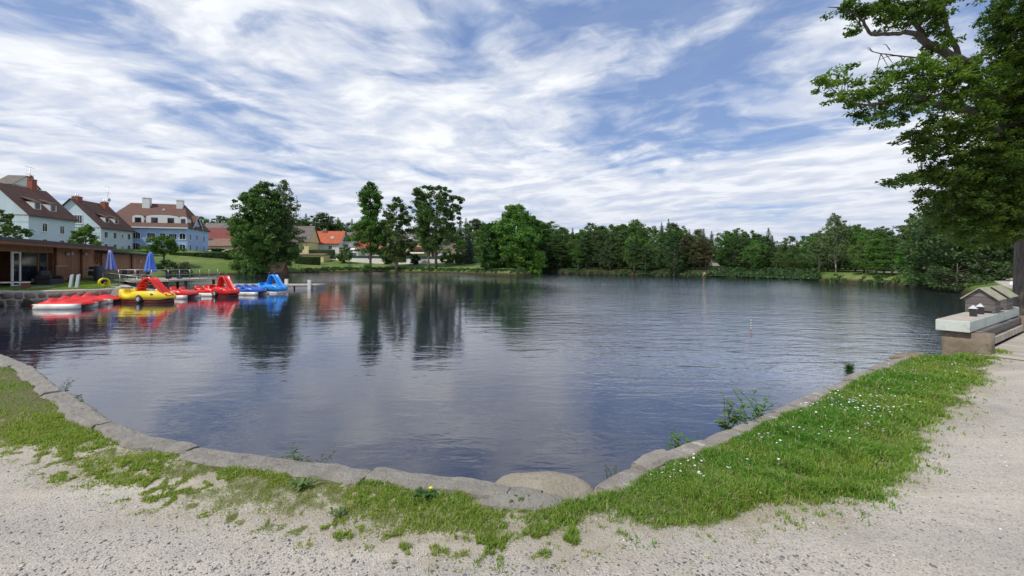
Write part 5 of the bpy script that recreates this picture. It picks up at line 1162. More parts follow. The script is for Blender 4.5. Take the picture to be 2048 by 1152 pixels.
for i in range(5): tree_proto('b%d' % i, 'broad', 20+i, 13, 4.4+.3*(i % 3), L_broad, m_barkfar, ncl=150, lpc=55, leaf=.19, base=.10, crad=(.06, .115), prof=[None, [(0, .5), (.2, .9), (.5, 1), (.8, .75), (1, .25)], [(0, .3), (.3, .8), (.6, 1), (.85, .7), (1, .2)], None, [(0, .6), (.3, 1), (.6, .85), (.85, .5), (1, .15)]][i])
for i in range(3): tree_proto('s%d' % i, 'spruce', 40+i, 14, 2.5+.3*i, L_pine_shade, m_barkfar, leaf=.19, base=.12)
for i in range(3): tree_proto('p%d' % i, 'pine', 50+i, 14, 2.6+.2*i, L_pine_shade, m_barkfar, ncl=90, lpc=75, leaf=.17, base=.16)
tree_proto('w0', 'birch', 60, 15, 3.0, L_birch, m_birchbark, ncl=140, lpc=60, leaf=.15, base=.20, crad=(.04, .075), prof=[(0, .6), (.3, 1), (.6, .85), (.85, .5), (1, .12)], trunk_r=.16)
tree_proto('sh', 'broad', 70, 3, 2.0, L_hedge, m_barkfar, ncl=50, lpc=60, leaf=.10, base=.0, crad=(.14, .24))

def tree_px(key, label, px, ytop, off=None, Y=None, **kw):
    """stand a tree on the ray of px; Y depth; height so that its top reaches ytop"""
    x = Xat(px, Y); z = hz(x, Y); h = (Zat(ytop, Y)-z)*1.07
    if h < 2.0: print('LOW', label, h, z); h = 2.0
    return put_tree(key, label, x, Y, h, z=z, **kw)
def shoreY(px, pts=[(1075, 545.6), (1088, 545.8), (1200, 548), (1300, 550), (1400, 553), (1500, 555.5), (1600, 559), (1700, 564), (1800, 571), (1900, 582), (1960, 592)]):
    return (CZ-WZ)*F/(np.interp(px, [p[0] for p in pts], [p[1] for p in pts])-HY)
# --- the four lakeside trees standing free on the left bank
def free_tree(name, label, px, ytop, Y, rpx, kind='broad', leafm=L_broad, barkm=m_barkfar, seed=1, cat='tree', **kw):
    x = Xat(px, Y); z = hz(x, Y); H = Zat(ytop, Y)-z
    if H < 1.0: print('LOW', label, H, z, HY+(CZ-z)/Y*F); H = 1.0
    a, b = mk_tree(kind, seed, H, rpx/F*Y, **kw); a.materials.append(barkm); b.materials.append(leafm)
    t_ = thing(name, label, cat, (x, Y, z)); link('trunk', a, None, t_); link('crown', b, None, t_); return t_
free_tree('oak_tree', 'slender two tier oak, leftmost of the three tall trees on the grassy bank', 741, 362, 126, 34, seed=3, ncl=190, lpc=120, leaf=.24, base=.25, crad=(.035, .075), trunk_r=.42, prof=[(0, .55), (.12, .95), (.3, 1.08), (.45, .8), (.54, .42), (.62, .62), (.8, .72), (.92, .5), (1, .15)])
free_tree('oak_tree', 'airy light green oak, middle of the three tall trees on the grassy bank', 793, 393, 125, 38, seed=4, leafm=L_broad, ncl=190, lpc=100, leaf=.23, base=.12, crad=(.035, .075), trunk_r=.38, prof=[(0, .5), (.2, .85), (.45, 1), (.7, .75), (.88, .5), (1, .12)])
free_tree('oak_tree', 'widest dark oak with a forked trunk, rightmost tall tree on the grassy bank', 872, 370, 122, 57, seed=6, leafm=L_dark, ncl=270, lpc=105, leaf=.24, base=.22, crad=(.035, .075), trunk_r=.40, forks=1, prof=[(0, .62), (.2, .72), (.4, .85), (.6, 1.0), (.8, .92), (.93, .65), (1, .3)])
free_tree('oak_tree', 'slim companion tree close to the left of the wide dark oak', 857, 425, 121, 20, seed=16, leafm=L_dark, ncl=55, lpc=80, leaf=.25, base=.30, crad=(.05, .10), trunk_r=.30)
free_tree('linden_tree', 'big dense dark tree with branches down to the water right of the jetty', 528, 362, 101, 60, seed=8, leafm=L_dark, ncl=560, lpc=110, leaf=.21, base=.02, crad=(.04, .085), trunk_r=.5, prof=[(0, .72), (.15, .98), (.35, 1.05), (.55, .92), (.75, .68), (.9, .40), (1, .15)])
free_tree('birch_tree', 'grey green weeping birch growing against the right side of the big dense tree', 565, 354, 103, 30, 'birch', L_birch, m_birchbark, seed=9, ncl=230, lpc=75, leaf=.17, base=.12, crad=(.03, .06), prof=[(0, .8), (.3, 1.1), (.6, .95), (.85, .6), (1, .15)], trunk_r=.25)
free_tree('young_tree', 'small pale leaved tree at the water in front of the big dense tree', 510, 463, 98, 24, seed=10, leafm=L_birch, ncl=70, lpc=70, leaf=.16, base=.0, crad=(.07, .13), prof=[(0, 1.1), (.3, .9), (.7, .6), (1, .2)])
free_tree('round_tree', 'clipped round tree on a short stem in front of the blue guesthouse', 328, 469, 92, 30, seed=11, leafm=L_broad, ncl=90, lpc=80, leaf=.15, base=.42, crad=(.10, .17), prof=[(0, .75), (.3, 1), (.7, .9), (1, .35)], trunk_r=.22)
free_tree('small_tree', 'light green layered tree rising above the hut roof between the pale blue houses', 170, 447, 62, 36, seed=12, leafm=L_light, ncl=80, lpc=90, leaf=.13, base=.12, crad=(.08, .14), prof=[(0, .9), (.3, 1), (.6, .7), (.85, .4), (1, .15)])
free_tree('small_tree', 'dark green tree above the hut roof at the left edge', -12, 412, 55, 42, seed=13, leafm=L_broad, ncl=90, lpc=90, leaf=.13, base=.12, crad=(.08, .14))
free_tree('small_tree', 'treetop showing over the ridge of the leftmost blue house', 33, 364, 115, 16, seed=14, leafm=L_broad, ncl=40, lpc=70, leaf=.2, base=.5, crad=(.06, .10))
free_tree('round_tree', 'broad tall leafy tree leading the grove behind the headland path', 1030, 406, 108, 52, seed=15, leafm=L_broad, ncl=420, lpc=100, leaf=.22, base=.03, crad=(.06, .11), prof=[(0, .85), (.2, 1), (.45, 1), (.7, .8), (.88, .5), (1, .22)])
free_tree('round_tree', 'second leafy tree on the right shoulder of the headland grove', 1066, 430, 117, 36, seed=17, leafm=L_broad, ncl=260, lpc=95, leaf=.22, base=.02, crad=(.06, .11))
free_tree('round_tree', 'dark bushy tree at the water left of the headland path', 976, 444, 105, 24, seed=18, leafm=L_dark, ncl=130, lpc=90, leaf=.2, base=.0, crad=(.06, .10), prof=[(0, .7), (.3, 1), (.6, .85), (1, .3)])
free_tree('blue_spruce', 'bluish grey spruce standing beside the small white house', 939, 466, 128, 22, 'spruce', L_fir, seed=19, leaf=.22, base=.02)
free_tree('small_spruce', 'little dark conifer by the water left of the slender oak', 699, 519, 129, 6, 'spruce', L_dark, seed=21, leaf=.12, base=.0)
free_tree('bush', 'round dark green bush at the foot of the slender oak', 733, 525, 124, 9, seed=22, leafm=L_dark, ncl=30, lpc=80, leaf=.14, base=.0, crad=(.18, .3), cat='bush')
for i, (px, yt, Y, rp, lb, lm) in enumerate([(925, 478, 135, 26, 'mid green tree between the wide oak and the bluish spruce', L_broad), (960, 470, 140, 24, 'green tree standing behind the bluish spruce', L_light), (895, 500, 133, 16, 'light green fruit tree in front of the rightmost yellow house', L_light), (690, 492, 140, 18, 'green shrub tree before the grey roofed white house', L_broad), (775, 492, 141, 14, 'dark tree filling the gap below the red roofs', L_dark),
    (915, 505, 128, 9, 'small round garden tree before the small white house', L_light), (655, 508, 145, 12, 'low leafy garden tree under the orange roofed house', L_hedge), (470, 500, 130, 18, 'light flowering garden tree before the cream building', L_light), (435, 508, 128, 15, 'rounded garden shrub at the left of the cream building', L_hedge), (830, 508, 136, 10, 'low green shrub under the white awning', L_hedge), (1070, 500, 104, 14, 'pale green low tree at the tip of the headland grove', L_light)]):
    free_tree('garden_tree', lb, px, yt, Y, rp, seed=80+i, leafm=lm, ncl=60, lpc=70, leaf=.18, base=.05, crad=(.10, .18))
for i, (px, yt, Y, rp, lb) in enumerate([(332, 518, 84, 26, 'large shrub mass on the shore beside the end of the hut'), (365, 522, 84, 18, 'smaller brownish shrub right of the shrub mass by the hut'), (505, 524, 97, 26, 'spreading waterside shrub under the pale leaved tree')]):
    free_tree('shrub', lb, px, yt, Y, rp, seed=100+i, leafm=L_birch if i else L_hedge, ncl=60, lpc=90, leaf=.13, base=.0, crad=(.14, .24), cat='shrub', prof=[(0, 1), (.5, .9), (1, .4)])
# timber shelter under the big tree
sx_, sY = Xat(548, 97), 97; sz = hz(sx_, sY)
shl = house('small open timber shelter with a brown gable roof under the big dense tree', (Xat(534, 97), 97), .1, 3.0, 3.2, sz, 2.4, 4.2, m_beam, R_BR2, cat='shelter', name='shelter', ov=.4)
# hedges
def hedge(label, pl, pr, Y0, Y1, yt, yb, depth, seed, m=L_hedge):
    rng = np.random.default_rng(seed); a_ = np.array([Xat(pl, Y0), Y0]); b_ = np.array([Xat(pr, Y1), Y1]); L = np.linalg.norm(b_-a_); n = int(L*950)
    q = rng.uniform(0, 1, n); side = rng.uniform(0, 1, n); zt = Zat(yt, Y0)+(Zat(yt, Y1)-Zat(yt, Y0))*q; zb = Zat(yb, Y0)+(Zat(yb, Y1)-Zat(yb, Y0))*q-.4
    f = rng.uniform(0, 1, n); top = side < .3; z = np.where(top, zt+rng.normal(size=n)*.05, zb+(zt-zb)*f); off = np.where(top, rng.uniform(0, depth, n), rng.normal(size=n)*.08)
    d = (b_-a_)/L; nn = np.array([-d[1], d[0]]); p = np.stack([a_[0]+d[0]*q*L+nn[0]*off, a_[1]+d[1]*q*L+nn[1]*off, z], 1)
    nr = np.where(top[:, None], [0, 0, 1.0], [[-nn[0], -nn[1], .25]])+rnd_dirs(rng, n)*.8; nr /= np.linalg.norm(nr, axis=1, keepdims=True)
    co, fa = leaf_quads(p, nr, .13, rng); root = thing('hedge', label, 'hedge', (0, 0, 0)); link('foliage', npmesh('foliage', co, fa), m, root)
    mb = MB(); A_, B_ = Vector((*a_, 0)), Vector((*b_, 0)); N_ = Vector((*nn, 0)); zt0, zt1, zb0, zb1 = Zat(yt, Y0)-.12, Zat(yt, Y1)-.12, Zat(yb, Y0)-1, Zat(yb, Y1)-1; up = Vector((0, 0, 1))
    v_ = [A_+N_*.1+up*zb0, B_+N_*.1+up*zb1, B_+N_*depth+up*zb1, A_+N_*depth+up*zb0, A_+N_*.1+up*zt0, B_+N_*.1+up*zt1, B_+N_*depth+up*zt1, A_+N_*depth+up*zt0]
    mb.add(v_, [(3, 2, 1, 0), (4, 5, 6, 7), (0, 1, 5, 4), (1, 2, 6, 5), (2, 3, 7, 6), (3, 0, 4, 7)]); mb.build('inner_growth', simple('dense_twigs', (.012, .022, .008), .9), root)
hedge('long clipped dark hedge below the blue guesthouse', 340, 447, 106, 110, 506, 523, 1.6, 1)
hedge('clipped hedge section in front of the cream building', 448, 500, 109, 112, 507, 524, 1.6, 2)
hedge('low flat hedge strip in front of the guesthouse lawn', 244, 326, 104, 106, 503, 507, 1.2, 3)
hedge('dark clipped hedge below the flat yellow garage', 590, 641, 128, 131, 514, 525, 1.4, 4, L_dark)
hedge('hedge in front of the orange roofed white house', 618, 668, 150, 151, 500, 507, 1.2, 5)
# --- trees on the rise behind the houses
rng = random.Random(77); gk_ = 'trees on the rise behind the houses'
for px, yt, Y, key in [(402, 436, 235, 'b0'), (424, 441, 240, 's0'), (445, 434, 230, 'b1'), (462, 437, 250, 's1'), (478, 431, 235, 'b2'), (612, 432, 215, 's2'), (604, 442, 205, 'b1'), (628, 436, 215, 'b3'), (645, 428, 210, 'p0'), (662, 437, 215, 'b0'), (676, 439, 220, 's1'), (690, 444, 215, 'b2'), (704, 442, 220, 's0'), (720, 446, 215, 'b4'), (745, 450, 215, 'b1'), (770, 455, 210, 'b0'), (800, 462, 200, 'b2'), (830, 460, 200, 'b3'), (850, 462, 198, 's2'), (880, 460, 195, 'b1'), (905, 455, 190, 'b4'), (920, 444, 180, 's0'), (932, 441, 178, 's1'), (944, 446, 175, 'b0'), (955, 440, 170, 'p1'), (966, 446, 165, 's2'), (980, 450, 160, 'b2'), (1000, 450, 150, 'b4'), (590, 440, 220, 'b0'), (575, 446, 230, 's1')]:
    conif = key[0] in 'sp'
    sec = 'left of the linden' if px < 490 else ('right of the linden' if px < 735 else ('behind the oaks' if px < 915 else 'left of the headland'))
    tree_px(key, ('dark conifer' if conif else 'leafy tree')+' on the rise behind the houses '+sec, px, yt, Y=Y, name='conifer' if conif else 'broadleaf_tree', group=('conifers ' if conif else 'leafy trees ')+'on the rise '+sec, leafm=None if conif else (L_dark if px % 2 else L_broad), sx=1.25)
# --- the wood along the far shore
sky_x = [1075, 1094, 1114, 1140, 1153, 1186, 1212, 1240, 1259, 1280, 1294, 1312, 1336, 1364, 1390, 1410, 1428, 1450, 1466, 1477, 1498, 1520, 1545, 1559, 1575, 1590, 1601, 1620, 1640, 1690, 1700, 1716, 1733, 1756, 1780, 1798, 1820, 1850, 1900]
sky_y = [446, 446, 458, 453, 460, 447, 450, 447, 440, 446, 458, 455, 448, 452, 458, 458, 465, 457, 455, 459, 462, 468, 470, 486, 482, 484, 494, 470, 462, 447, 447, 448, 458, 452, 468, 472, 462, 440, 420]
def skyl_(px): return float(np.interp(px, sky_x, sky_y))
def section(px): return 'left of the sandy landing' if px < 1400 else ('left of the tall birch' if px < 1660 else 'right of the tall birch')
# back rows reach the skyline
for row, (off, step, dy) in enumerate(((26, 21, 0), (15, 19, 5), (5.5, 20, 17), (2.2, 19, 36))):
    px = 1078+row*7
    while px < (1905 if row < 3 else 1395):
        p_ = px+rng.uniform(-5, 5); Y = float(shoreY(min(p_, 1950)))+off+rng.uniform(-2.5, 2.5)
        if 1418 < p_ < 1450 and row > 0: px += step; continue
        con = rng.random() < (.42 if row < 2 else .55) and p_ < 1620
        if con: key = rng.choice(['s0', 's1', 's2'] if row < 2 and rng.random() < .6 else ['p0', 'p1', 'p2'])
        else: key = rng.choice(['b0', 'b1', 'b2', 'b3', 'b4'])
        lm = None
        if key[0] == 'b': lm = rng.choice([L_broad, L_broad, L_dark, L_light if row == 0 else L_dark])
        if row == 3: lm = rng.choice([L_dark, L_pine_shade, L_pine_shade])
        if key[0] == 'p' and 1350 < p_ < 1415: lm = L_brown
        yt = skyl_(p_)+dy+rng.uniform(-3, 8)
        if yt > 488 and row == 0: px += step*.6; continue
        nm = {'s': 'spruce_tree', 'p': 'pine_tree', 'b': 'broadleaf_tree'}[key[0]]; kd = {'s': 'dark pointed spruce', 'p': 'dark layered pine', 'b': 'round leafy tree'}[key[0]]
        if lm is L_brown: kd = 'brownish pine'
        if lm is L_light: kd = 'bright green tree'
        rw_ = ['at the back of', 'in the middle of', 'in front of', 'at the water edge of'][row]
        tree_px(key, '%s %s the wood %s' % (kd, rw_, section(p_)), p_, yt, Y=Y, name=nm, group='%ss %s the wood %s' % (kd, rw_, section(p_)), leafm=lm, sx=rng.uniform(.95, 1.2) if key[0] == 'b' else rng.uniform(1.0, 1.3))
        px += step*(1+.12*row)*rng.uniform(.8, 1.2)
# distinctive ones
def solo(key, label, px, yt, off, name, **kw): tree_px(key, label, px, yt, Y=float(shoreY(min(px, 1950)))+off, name=name, **kw)
solo('s1', 'dark spire of a fir poking above the middle of the far wood', 1337, 443, 20, 'fir_tree')
solo('s2', 'tallest pointed fir just right of the yellow green tree on the far shore', 1537, 460, 10, 'fir_tree', sx=1.2)
solo('w0', 'tall drooping birch standing out above the right part of the far shore', 1672, 431, 4, 'birch_tree', sx=1.15)
solo('w0', 'smaller drooping birch left of the tall one, with a white leaning stem', 1638, 468, 3, 'birch_tree', sx=1.2, rz=2.0)
solo('b2', 'yellow green tree behind the shoreline shrubs right of the white house', 1466, 485, 8, 'broadleaf_tree', leafm=L_light)
solo('b4', 'second yellow green tree, right of the dark firs on the far shore', 1510, 482, 8, 'broadleaf_tree', leafm=L_light, sx=.8)
solo('b1', 'loose pale tree filling the low gap in the far skyline', 1580, 474, 22, 'broadleaf_tree', leafm=L_birch)
solo('p0', 'brownish pine leaning over the sandy landing', 1400, 478, 4, 'pine_tree', leafm=L_brown, sx=1.3)
solo('p1', 'brownish pine second from the sandy landing', 1378, 474, 5, 'pine_tree', leafm=L_brown, sx=1.3)
solo('p2', 'broad layered pine near the water at the left end of the far wood', 1122, 487, 3, 'pine_tree', leafm=L_dark, sx=1.6)
solo('b3', 'light green young tree between dark pines in the middle of the wood', 1268, 488, 3, 'broadleaf_tree', leafm=L_light, sx=.6)
solo('b0', 'slender pale tree by the water in the middle of the far wood', 1308, 478, 3, 'broadleaf_tree', leafm=L_birch, sx=.8)
solo('b4', 'airy light tree on the right bank before the overhanging oak', 1836, 428, 9, 'broadleaf_tree', leafm=L_light, sx=.8)
for i, (px, Y, yt, key, lb, lm) in enumerate([(1728, 57, 486, 'b1', 'young tree with a thin straight stem on the right bank, left of three', L_dark), (1752, 53, 480, 'b3', 'young tree with a thin straight stem on the right bank, middle of three', L_broad), (1784, 50, 478, 'b2', 'young tree with a thin straight stem on the right bank, right of three', L_dark)]):
    tree_px('p1', lb, px, yt, Y=Y, name='young_tree', leafm=lm, sx=1.4, group='young trees on the right bank')
for i, (px, Y, yt, key, lb, sx__) in enumerate([(1865, 44, 440, 'b0', 'dark tree with low boughs at the water under the oak', 1.25), (1905, 38, 395, 'b3', 'dark leafy tree behind the duck houses', 1.15), (1940, 48, 360, 'b1', 'tall dark tree on the right bank left of the oak trunk', 1.1), (1975, 42, 330, 'b4', 'very tall dark tree beside the oak trunk', 1.0), (2020, 38, 300, 'b2', 'dark tree mostly hidden by the oak trunk', 1.1), (2075, 44, 330, 'b0', 'dark tree beyond the oak trunk at the right edge', 1.1), (1835, 52, 458, 'b4', 'green tree with spreading boughs at the bend of the right bank', 1.2), (1890, 62, 420, 'b2', 'mid green tree set back from the right bank', 1.3), (1990, 66, 380, 'b1', 'rearmost dark tree on the right bank', 1.3), (2120, 60, 330, 'b3', 'tree off the right edge of the bank', 1.2)]):
    tree_px(key, lb, px, yt, Y=Y, name='broadleaf_tree', leafm=L_pine_shade, sx=sx__)  # dark needle colour on broad leaves paints the deep shade here
# undergrowth along the far shore, one mass
def undergrowth():
    rng = np.random.default_rng(9); P_, N_ = [], []
    for k in range(900):
        px = rng.uniform(1070, 1900); Y = float(shoreY(px))+rng.uniform(-.5, 6 if px < 1650 else 1.0)*(k % 3 > 0); r = rng.uniform(.4, 1.3)*(.55 if px < 1400 else (.9 if px < 1640 else .4)); x = Xat(px, Y); n = int(90*r)
        if 1405 < px < 1420 or (px < 1400 and k % 5 < 2) or (px > 1640 and k % 5 < 4): continue
        d = rnd_dirs(rng, n); d[:, 2] = np.abs(d[:, 2]); p = np.array([x, Y, min(.3, max(hz(x, Y), WZ))-.1])+d*(r*rng.uniform(.5, 1, n)[:, None])*[1.2, 1, .95]; P_.append(p); nn = d+rnd_dirs(rng, n)*.8; N_.append(nn/np.linalg.norm(nn, axis=1, keepdims=True))
    for k in range(420):   # reeds and herbs along the left bank and headland
        i = rng.integers(0, len(far_w)-12) if False else rng.uniform(0, 1); px = 600+i*455; Y = (CZ-WZ)*F/(np.interp(px, [p[0] for p in far_w], [p[1] for p in far_w])-HY)+rng.uniform(.2, 2.2); r = rng.uniform(.25, .6); x = Xat(px, Y); n = int(60*r)+8
        d = rnd_dirs(rng, n); d[:, 2] = np.abs(d[:, 2]); P_.append(np.array([x, Y, hz(x, Y)-.05])+d*(r*rng.uniform(.5, 1, n)[:, None])*[1.3, 1, .9]); nn = d+rnd_dirs(rng, n)*.8; N_.append(nn/np.linalg.norm(nn, axis=1, keepdims=True))
    co, fa = leaf_quads(np.concatenate(P_), np.concatenate(N_), .16, rng); return npmesh('undergrowth', co, fa)
tag(link('undergrowth', undergrowth(), leaf_mat('undergrowth_leaves', (0.014, 0.036, 0.010), (0.032, 0.072, 0.018), (0.05, 0.10, 0.025), 0.2)), 'low bushes and herbs fringing the far shore', 'undergrowth', kind='stuff')
for px, Y, h, sx__, lb in ((1875, 39.5, 3.2, 1.5, 'dark bush at the water below the low boughs on the right bank'), (1915, 35.5, 2.6, 1.3, 'dark bush right behind the duck houses'), (1955, 36, 3.0, 1.3, 'dark bush beneath the very tall tree near the oak trunk')):
    put_tree('sh', lb, Xat(px, Y), Y, h, name='bush', cat='bush', sx=sx__, leafm=L_pine_shade)  # deep shade under the trees painted into the bush colour
boulder('sandy_landing', 'small bare sandy bank at the water in the far wood', (Xat(1412, float(shoreY(1412))+.8), float(shoreY(1412))+.8, -.4), (1.0, .7, .50), 4, simple('sand', (.42, .28, .17), .9), .08, cat='sand bank')

def far_wood():
    rng = np.random.default_rng(19); cs, rr = [], []
    for k in range(1500):
        px = rng.uniform(1062, 1905) if k > 60 else rng.uniform(1905, 2060); Y = float(shoreY(min(px, 1950)))+rng.uniform(22, 48); top = Zat(skyl_(min(px, 1850))+22+rng.uniform(-4, 12), Y)
        if 1415 < px < 1455: continue
        z = rng.uniform(.5, max(2, top-1.2)) if k % 3 else rng.uniform(.5, 4); cs.append((Xat(px, Y), Y, z)); rr.append(rng.uniform(1.1, 2.0))
    co, fa = clump_leaves(np.array(cs), np.array(rr), 46, .30, rng, .8); return npmesh('wood', co, fa)
tag(link('wood', far_wood(), L_dark), 'dense dark depth of the far wood behind its front trees', 'wood', kind='stuff')
# ------------------------------------------------------------------ the big oak at the right edge
def big_oak():
    rng = np.random.default_rng(5); root = thing('oak_tree', 'huge oak at the right edge with long limbs reaching out over the pond', 'tree', (14.6, 11.85, 0)); O = Vector((14.6, 11.85, 0))
    W = lambda px, py, Y: Vector(P(px, py, Y))-O
    tr = MB(); tips = []
    tr.tube([(0.25, 0, -.5), (.1, 0, 0), (0, 0, .5), (-.02, 0, 2), (0, 0, 3.6), (.1, .1, 5.2), (.1, .3, 8), (0, .4, 11)], [.85, .66, .53, .48, .44, .36, .22, .06], 16)
    limbs = [
     ([(0, 0, 2.9), W(2046, 330, 11.5), W(2000, 275, 11.2), W(1945, 226, 10.9), W(1885, 212, 10.6), W(1820, 190, 10.2), W(1770, 206, 9.9), W(1705, 206, 9.6), W(1655, 170, 9.4)], [.30, .24, .19, .15, .11, .075, .05, .03, .01]),
     ([W(1945, 226, 10.9), W(1900, 190, 10.6), W(1860, 195, 10.4), W(1780, 205, 10.0), W(1735, 215, 9.7)], [.10, .07, .05, .03, .01]),
     ([(0, 0, 3.4), W(2040, 260, 11.5), W(1990, 200, 11.2), W(1925, 130, 10.9), W(1858, 88, 10.6), W(1830, 68, 10.5), W(1800, 66, 10.3), W(1745, 68, 10.1), W(1722, 38, 10), W(1690, 18, 9.9), W(1655, 14, 9.8)], [.30, .25, .21, .17, .13, .09, .07, .055, .04, .025, .01]),
     ([W(1858, 88, 10.6), W(1835, 55, 10.6), W(1815, 30, 10.5), W(1790, -10, 10.4), W(1770, -60, 10.3)], [.10, .08, .06, .04, .02]),
     ([W(1925, 130, 10.9), W(1890, 30, 10.9), W(1880, -60, 10.9)], [.10, .07, .03]),
     ([W(1900, 150, 10.8), W(1850, 120, 10.5), W(1800, 112, 10.3), W(1755, 106, 10.1), W(1735, 98, 10.0)], [.04, .03, .022, .016, .005]),
     ([W(2044, 330, 11.6), W(2030, 200, 12), W(2018, 110, 12.2), W(2012, 20, 12.3), W(2000, -120, 12.4)], [.20, .15, .12, .09, .05]),
     ([(0, 0, 2.8), W(2000, 370, 11.5), W(1930, 345, 11.2), W(1860, 352, 10.8), W(1800, 362, 10.5), W(1765, 372, 10.3)], [.16, .12, .08, .05, .03, .01]),
     ([(0, 0, 2.4), W(2010, 420, 11.6), W(1950, 420, 11.4), W(1895, 405, 11.2), W(1860, 425, 11)], [.13, .10, .06, .035, .01]),
     ([W(1990, 255, 11.2), W(1930, 270, 10.9), W(1850, 275, 10.6), W(1800, 290, 10.3)], [.08, .06, .035, .01]),
     ([(0, 0, 4.5), W(2150, 200, 11), W(2230, 60, 10.5)], [.22, .16, .08]), ([(.1, .1, 5.5), W(2080, 100, 9.5), W(2060, -80, 8.5)], [.2, .14, .06]), ([(0, 0, 4), (2.5, 3, 6), (4.5, 5, 7.5)], [.22, .15, .05])]
    LP = []
    for pts, rad in limbs:
        pts = [Vector(p) for p in pts]; sp = []; rr = []
        for i in range(len(pts)-1):
            p0, p1, p2, p3 = pts[max(i-1, 0)], pts[i], pts[i+1], pts[min(i+2, len(pts)-1)]
            for k in range(5):
                q = k/5; v = 0.5*((2*p1)+(p2-p0)*q+(2*p0-5*p1+4*p2-p3)*q*q+(3*p1-p0-3*p2+p3)*q**3); s_ = (rad[i]+(rad[i+1]-rad[i])*q)
                sp.append(v+Vector(rng.normal(size=3))*s_*.16); rr.append(s_)
        sp.append(pts[-1]); rr.append(rad[-1]); tr.tube(sp, [q_*(.68 if q_ < .2 else .8) for q_ in rr], 9); LP += list(zip(sp, rr))
    # leaf masses: (px, py, Y, radius in px)
    ms = [(1650, 168, 9.4, 20), (1638, 158, 9.3, 8), (1672, 192, 9.5, 22), (1680, 150, 9.6, 18), (1700, 140, 9.7, 16), (1712, 160, 9.7, 16), (1700, 195, 9.6, 24), (1718, 220, 9.6, 16), (1730, 235, 9.6, 20), (1765, 250, 9.9, 14), (1735, 190, 9.8, 24), (1760, 170, 9.9, 26), (1770, 215, 9.9, 24), (1790, 155, 10, 30), (1800, 185, 10.1, 30), (1810, 225, 10.2, 28), (1830, 135, 10.2, 30), (1845, 165, 10.3, 34), (1855, 200, 10.3, 30), (1880, 130, 10.4, 30), (1890, 165, 10.4, 36), (1900, 205, 10.5, 34), (1925, 150, 10.5, 34), (1940, 185, 10.6, 34), (1960, 130, 10.7, 34), (1975, 170, 10.8, 36), (1990, 210, 10.9, 38),
      (1690, 8, 9.9, 24), (1715, 25, 10, 22), (1712, 62, 10, 14), (1745, 20, 10.1, 28), (1760, 45, 10.2, 24), (1780, 5, 10.3, 30), (1800, 35, 10.3, 30), (1830, 15, 10.4, 32), (1850, 45, 10.5, 28), (1870, 20, 10.6, 32), (1885, 70, 10.7, 24), (1865, 100, 10.6, 22), (1895, 0, 10.7, 22),
      (1985, 20, 11.6, 24), (2000, 60, 11.8, 32), (2035, 20, 12, 36), (2030, 90, 12, 40), (1990, 100, 11.6, 24), (2010, 140, 11.6, 34), (2050, 150, 11.8, 40),
      (1815, 275, 10.5, 20), (1840, 262, 10.5, 28), (1870, 250, 10.6, 32), (1835, 300, 10.5, 26), (1870, 300, 10.7, 36), (1910, 260, 10.8, 38), (1950, 250, 10.9, 40), (1920, 310, 10.9, 42), (1965, 310, 11, 44), (2005, 280, 11.1, 44), (2040, 240, 11.2, 46), (1780, 365, 10.3, 12), (1800, 358, 10.4, 18), (1825, 355, 10.6, 24), (1850, 345, 10.7, 28), (1885, 355, 10.8, 38), (1930, 365, 11, 44), (1975, 365, 11.1, 46), (2020, 340, 11.2, 46), (1850, 385, 10.8, 20), (1870, 400, 11, 28), (1905, 410, 11.1, 38), (1950, 420, 11.2, 42), (1995, 420, 11.3, 44), (2030, 400, 11.3, 40), (1870, 430, 11.1, 16), (1900, 452, 11.2, 28), (1945, 468, 11.3, 32), (1990, 475, 11.4, 34), (2020, 460, 11.5, 34),
      (2030, 50, 11.6, 40), (2040, 110, 11.4, 44), (2010, 180, 11.2, 40), (2040, 200, 11, 44), (1985, 240, 11.4, 40), (2030, 300, 11.4, 46), (1960, 340, 11.5, 44), (2000, 400, 11.6, 44), (2035, 440, 11.4, 40), (1925, 430, 11.6, 34), (2100, 250, 11, 60), (2110, 120, 10.5, 60), (2080, 0, 10.5, 70), (2000, -60, 11, 50), (1900, -60, 10.8, 50), (1800, -50, 10.4, 40), (2150, 350, 11.5, 60), (2200, 60, 10.5, 70), (2060, -80, 9.5, 70)]
    P_, N_, P2, N2 = [], [], [], []
    tw = tr; Lp = np.array([p[:] for p, _ in LP])
    for px, py, Y, rp in ms:
        c = np.array(W(px, py, Y)); r = rp/F*Y; nsub = max(4, int((r/.16)**2*3.3))
        dep = .9 if r > .3 else 1.0
        for k in range(min(nsub, 95)):
            d = rnd_dirs(rng, 1)[0]; o = c+d*r*rng.uniform(.25, 1.12)*np.array([1, dep*1.5, .85]); i = np.argmin(np.sum((Lp-o)**2, 1)); b0 = Lp[i]
            if k % 3 == 0 and np.linalg.norm(b0-o) < .9:
                mid = (b0+o)/2+rng.normal(size=3)*.05; tw.tube([b0, mid, o], [.012, .008, .003], 4, caps=False)
            n = int(rng.uniform(30, 54)); dd = rnd_dirs(rng, n); sr = rng.uniform(.10, .19); p = o+dd*(sr*rng.uniform(.3, 1, n)[:, None])*[1.2, 1.2, .6]; nn = dd*.35+np.array([0, 0, .8])+rnd_dirs(rng, n)*.7
            (P2 if (110 < py < 215 and px < 2010) else P_).append(p); (N2 if (110 < py < 215 and px < 2010) else N_).append(nn/np.linalg.norm(nn, axis=1, keepdims=True))  # leaves in this band get the sunlit colour, the rest the darker copy
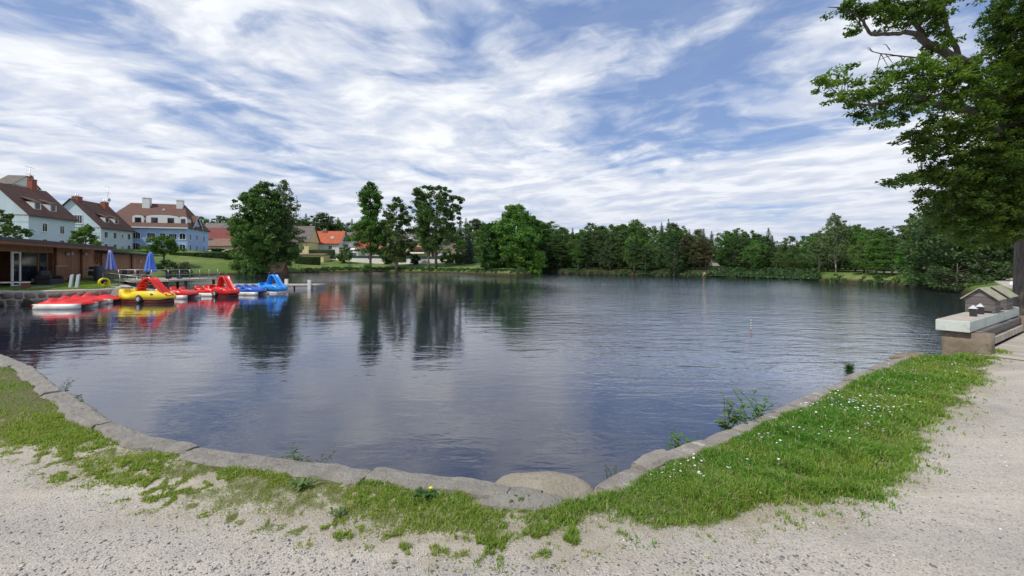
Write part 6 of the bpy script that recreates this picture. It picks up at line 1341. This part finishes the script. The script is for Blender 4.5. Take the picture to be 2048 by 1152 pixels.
    # dead twigs
    for a_, b_ in (((1800, 112, 10.3), (1757, 120, 10.1)), ((1780, 100, 10.2), (1765, 88, 10.1)), ((1745, 104, 10.1), (1733, 96, 10.0)), ((1880, 3, 10.6), (1945, -8, 10.8))):
        tw.tube([W(*a_), (W(*a_)+W(*b_))/2+Vector((0, 0, .05)), W(*b_)], [.012, .009, .004], 4)
    link('trunk', tr.mesh('t'), m_bark, root)
    P_, N_, P2, N2 = map(np.concatenate, (P_, N_, P2, N2)); print('oak leaves', len(P_), len(P2))
    co, fa = leaf_quads(P_, N_, .043, rng, .55); link('crown', npmesh('c', co, fa), L_oak_shaded, root)
    co, fa = leaf_quads(P2, N2, .041, rng, .55); link('sunny_foliage', npmesh('c', co, fa), L_oak_lit, root, 'oak leaves on the lower limb coloured brighter as if sunlit')
L_oak_shaded = leaf_mat('shaded_oak_leaves', (0.034, 0.085, 0.012), (0.078, 0.155, 0.020), (0.13, 0.23, 0.028), 0.52, 0.45)  # darker copy of the oak leaf colour, shade painted in
big_oak()
# things under the trees on the right bank
def small_bench(label, x, y, col):
    b_ = thing('bench', label, 'bench', (x, y, hz(x, y)), R(20))
    mb = MB(); mb.box(-.8, .8, 0, .4, .42, .47); mb.build('seat', col, b_)
    mb = MB(); mb.box(-.8, .8, .4, .45, .62, .85); mb.build('backrest', col, b_)
    for q in (-.6, .6): mb = MB(); mb.box(q-.04, q+.04, 0, .45, 0, .418); mb.build('leg', m_anth, b_)
small_bench('pale blue bench on the right bank under the dark trees', Xat(1985, 37), 37, m_greyplank)
sp = thing('sign_post', 'thin pale post behind the blue bench under the trees', 'post', (Xat(1988, 38), 38, hz(Xat(1988, 38), 38)))
mb = MB(); mb.tube([(0, 0, 0), (0, 0, 1.7)], .035, 8); mb.build('pole', m_steel, sp); mb = MB(); mb.box(-.16, .16, -.02, 0, 1.35, 1.7); mb.build('plate', m_white, sp)
for px, Y, lb in ((2026, 30, 'white globe on the bank beside the oak trunk'), (1974, 37, 'white rounded stone left of the pale blue bench')):
    x = Xat(px, Y); boulder('white_stone', lb, (x, Y, hz(x, Y)+.14), (.2, .2, .2), px, m_white, .03, 'white painted stones on the right bank', 'stone')
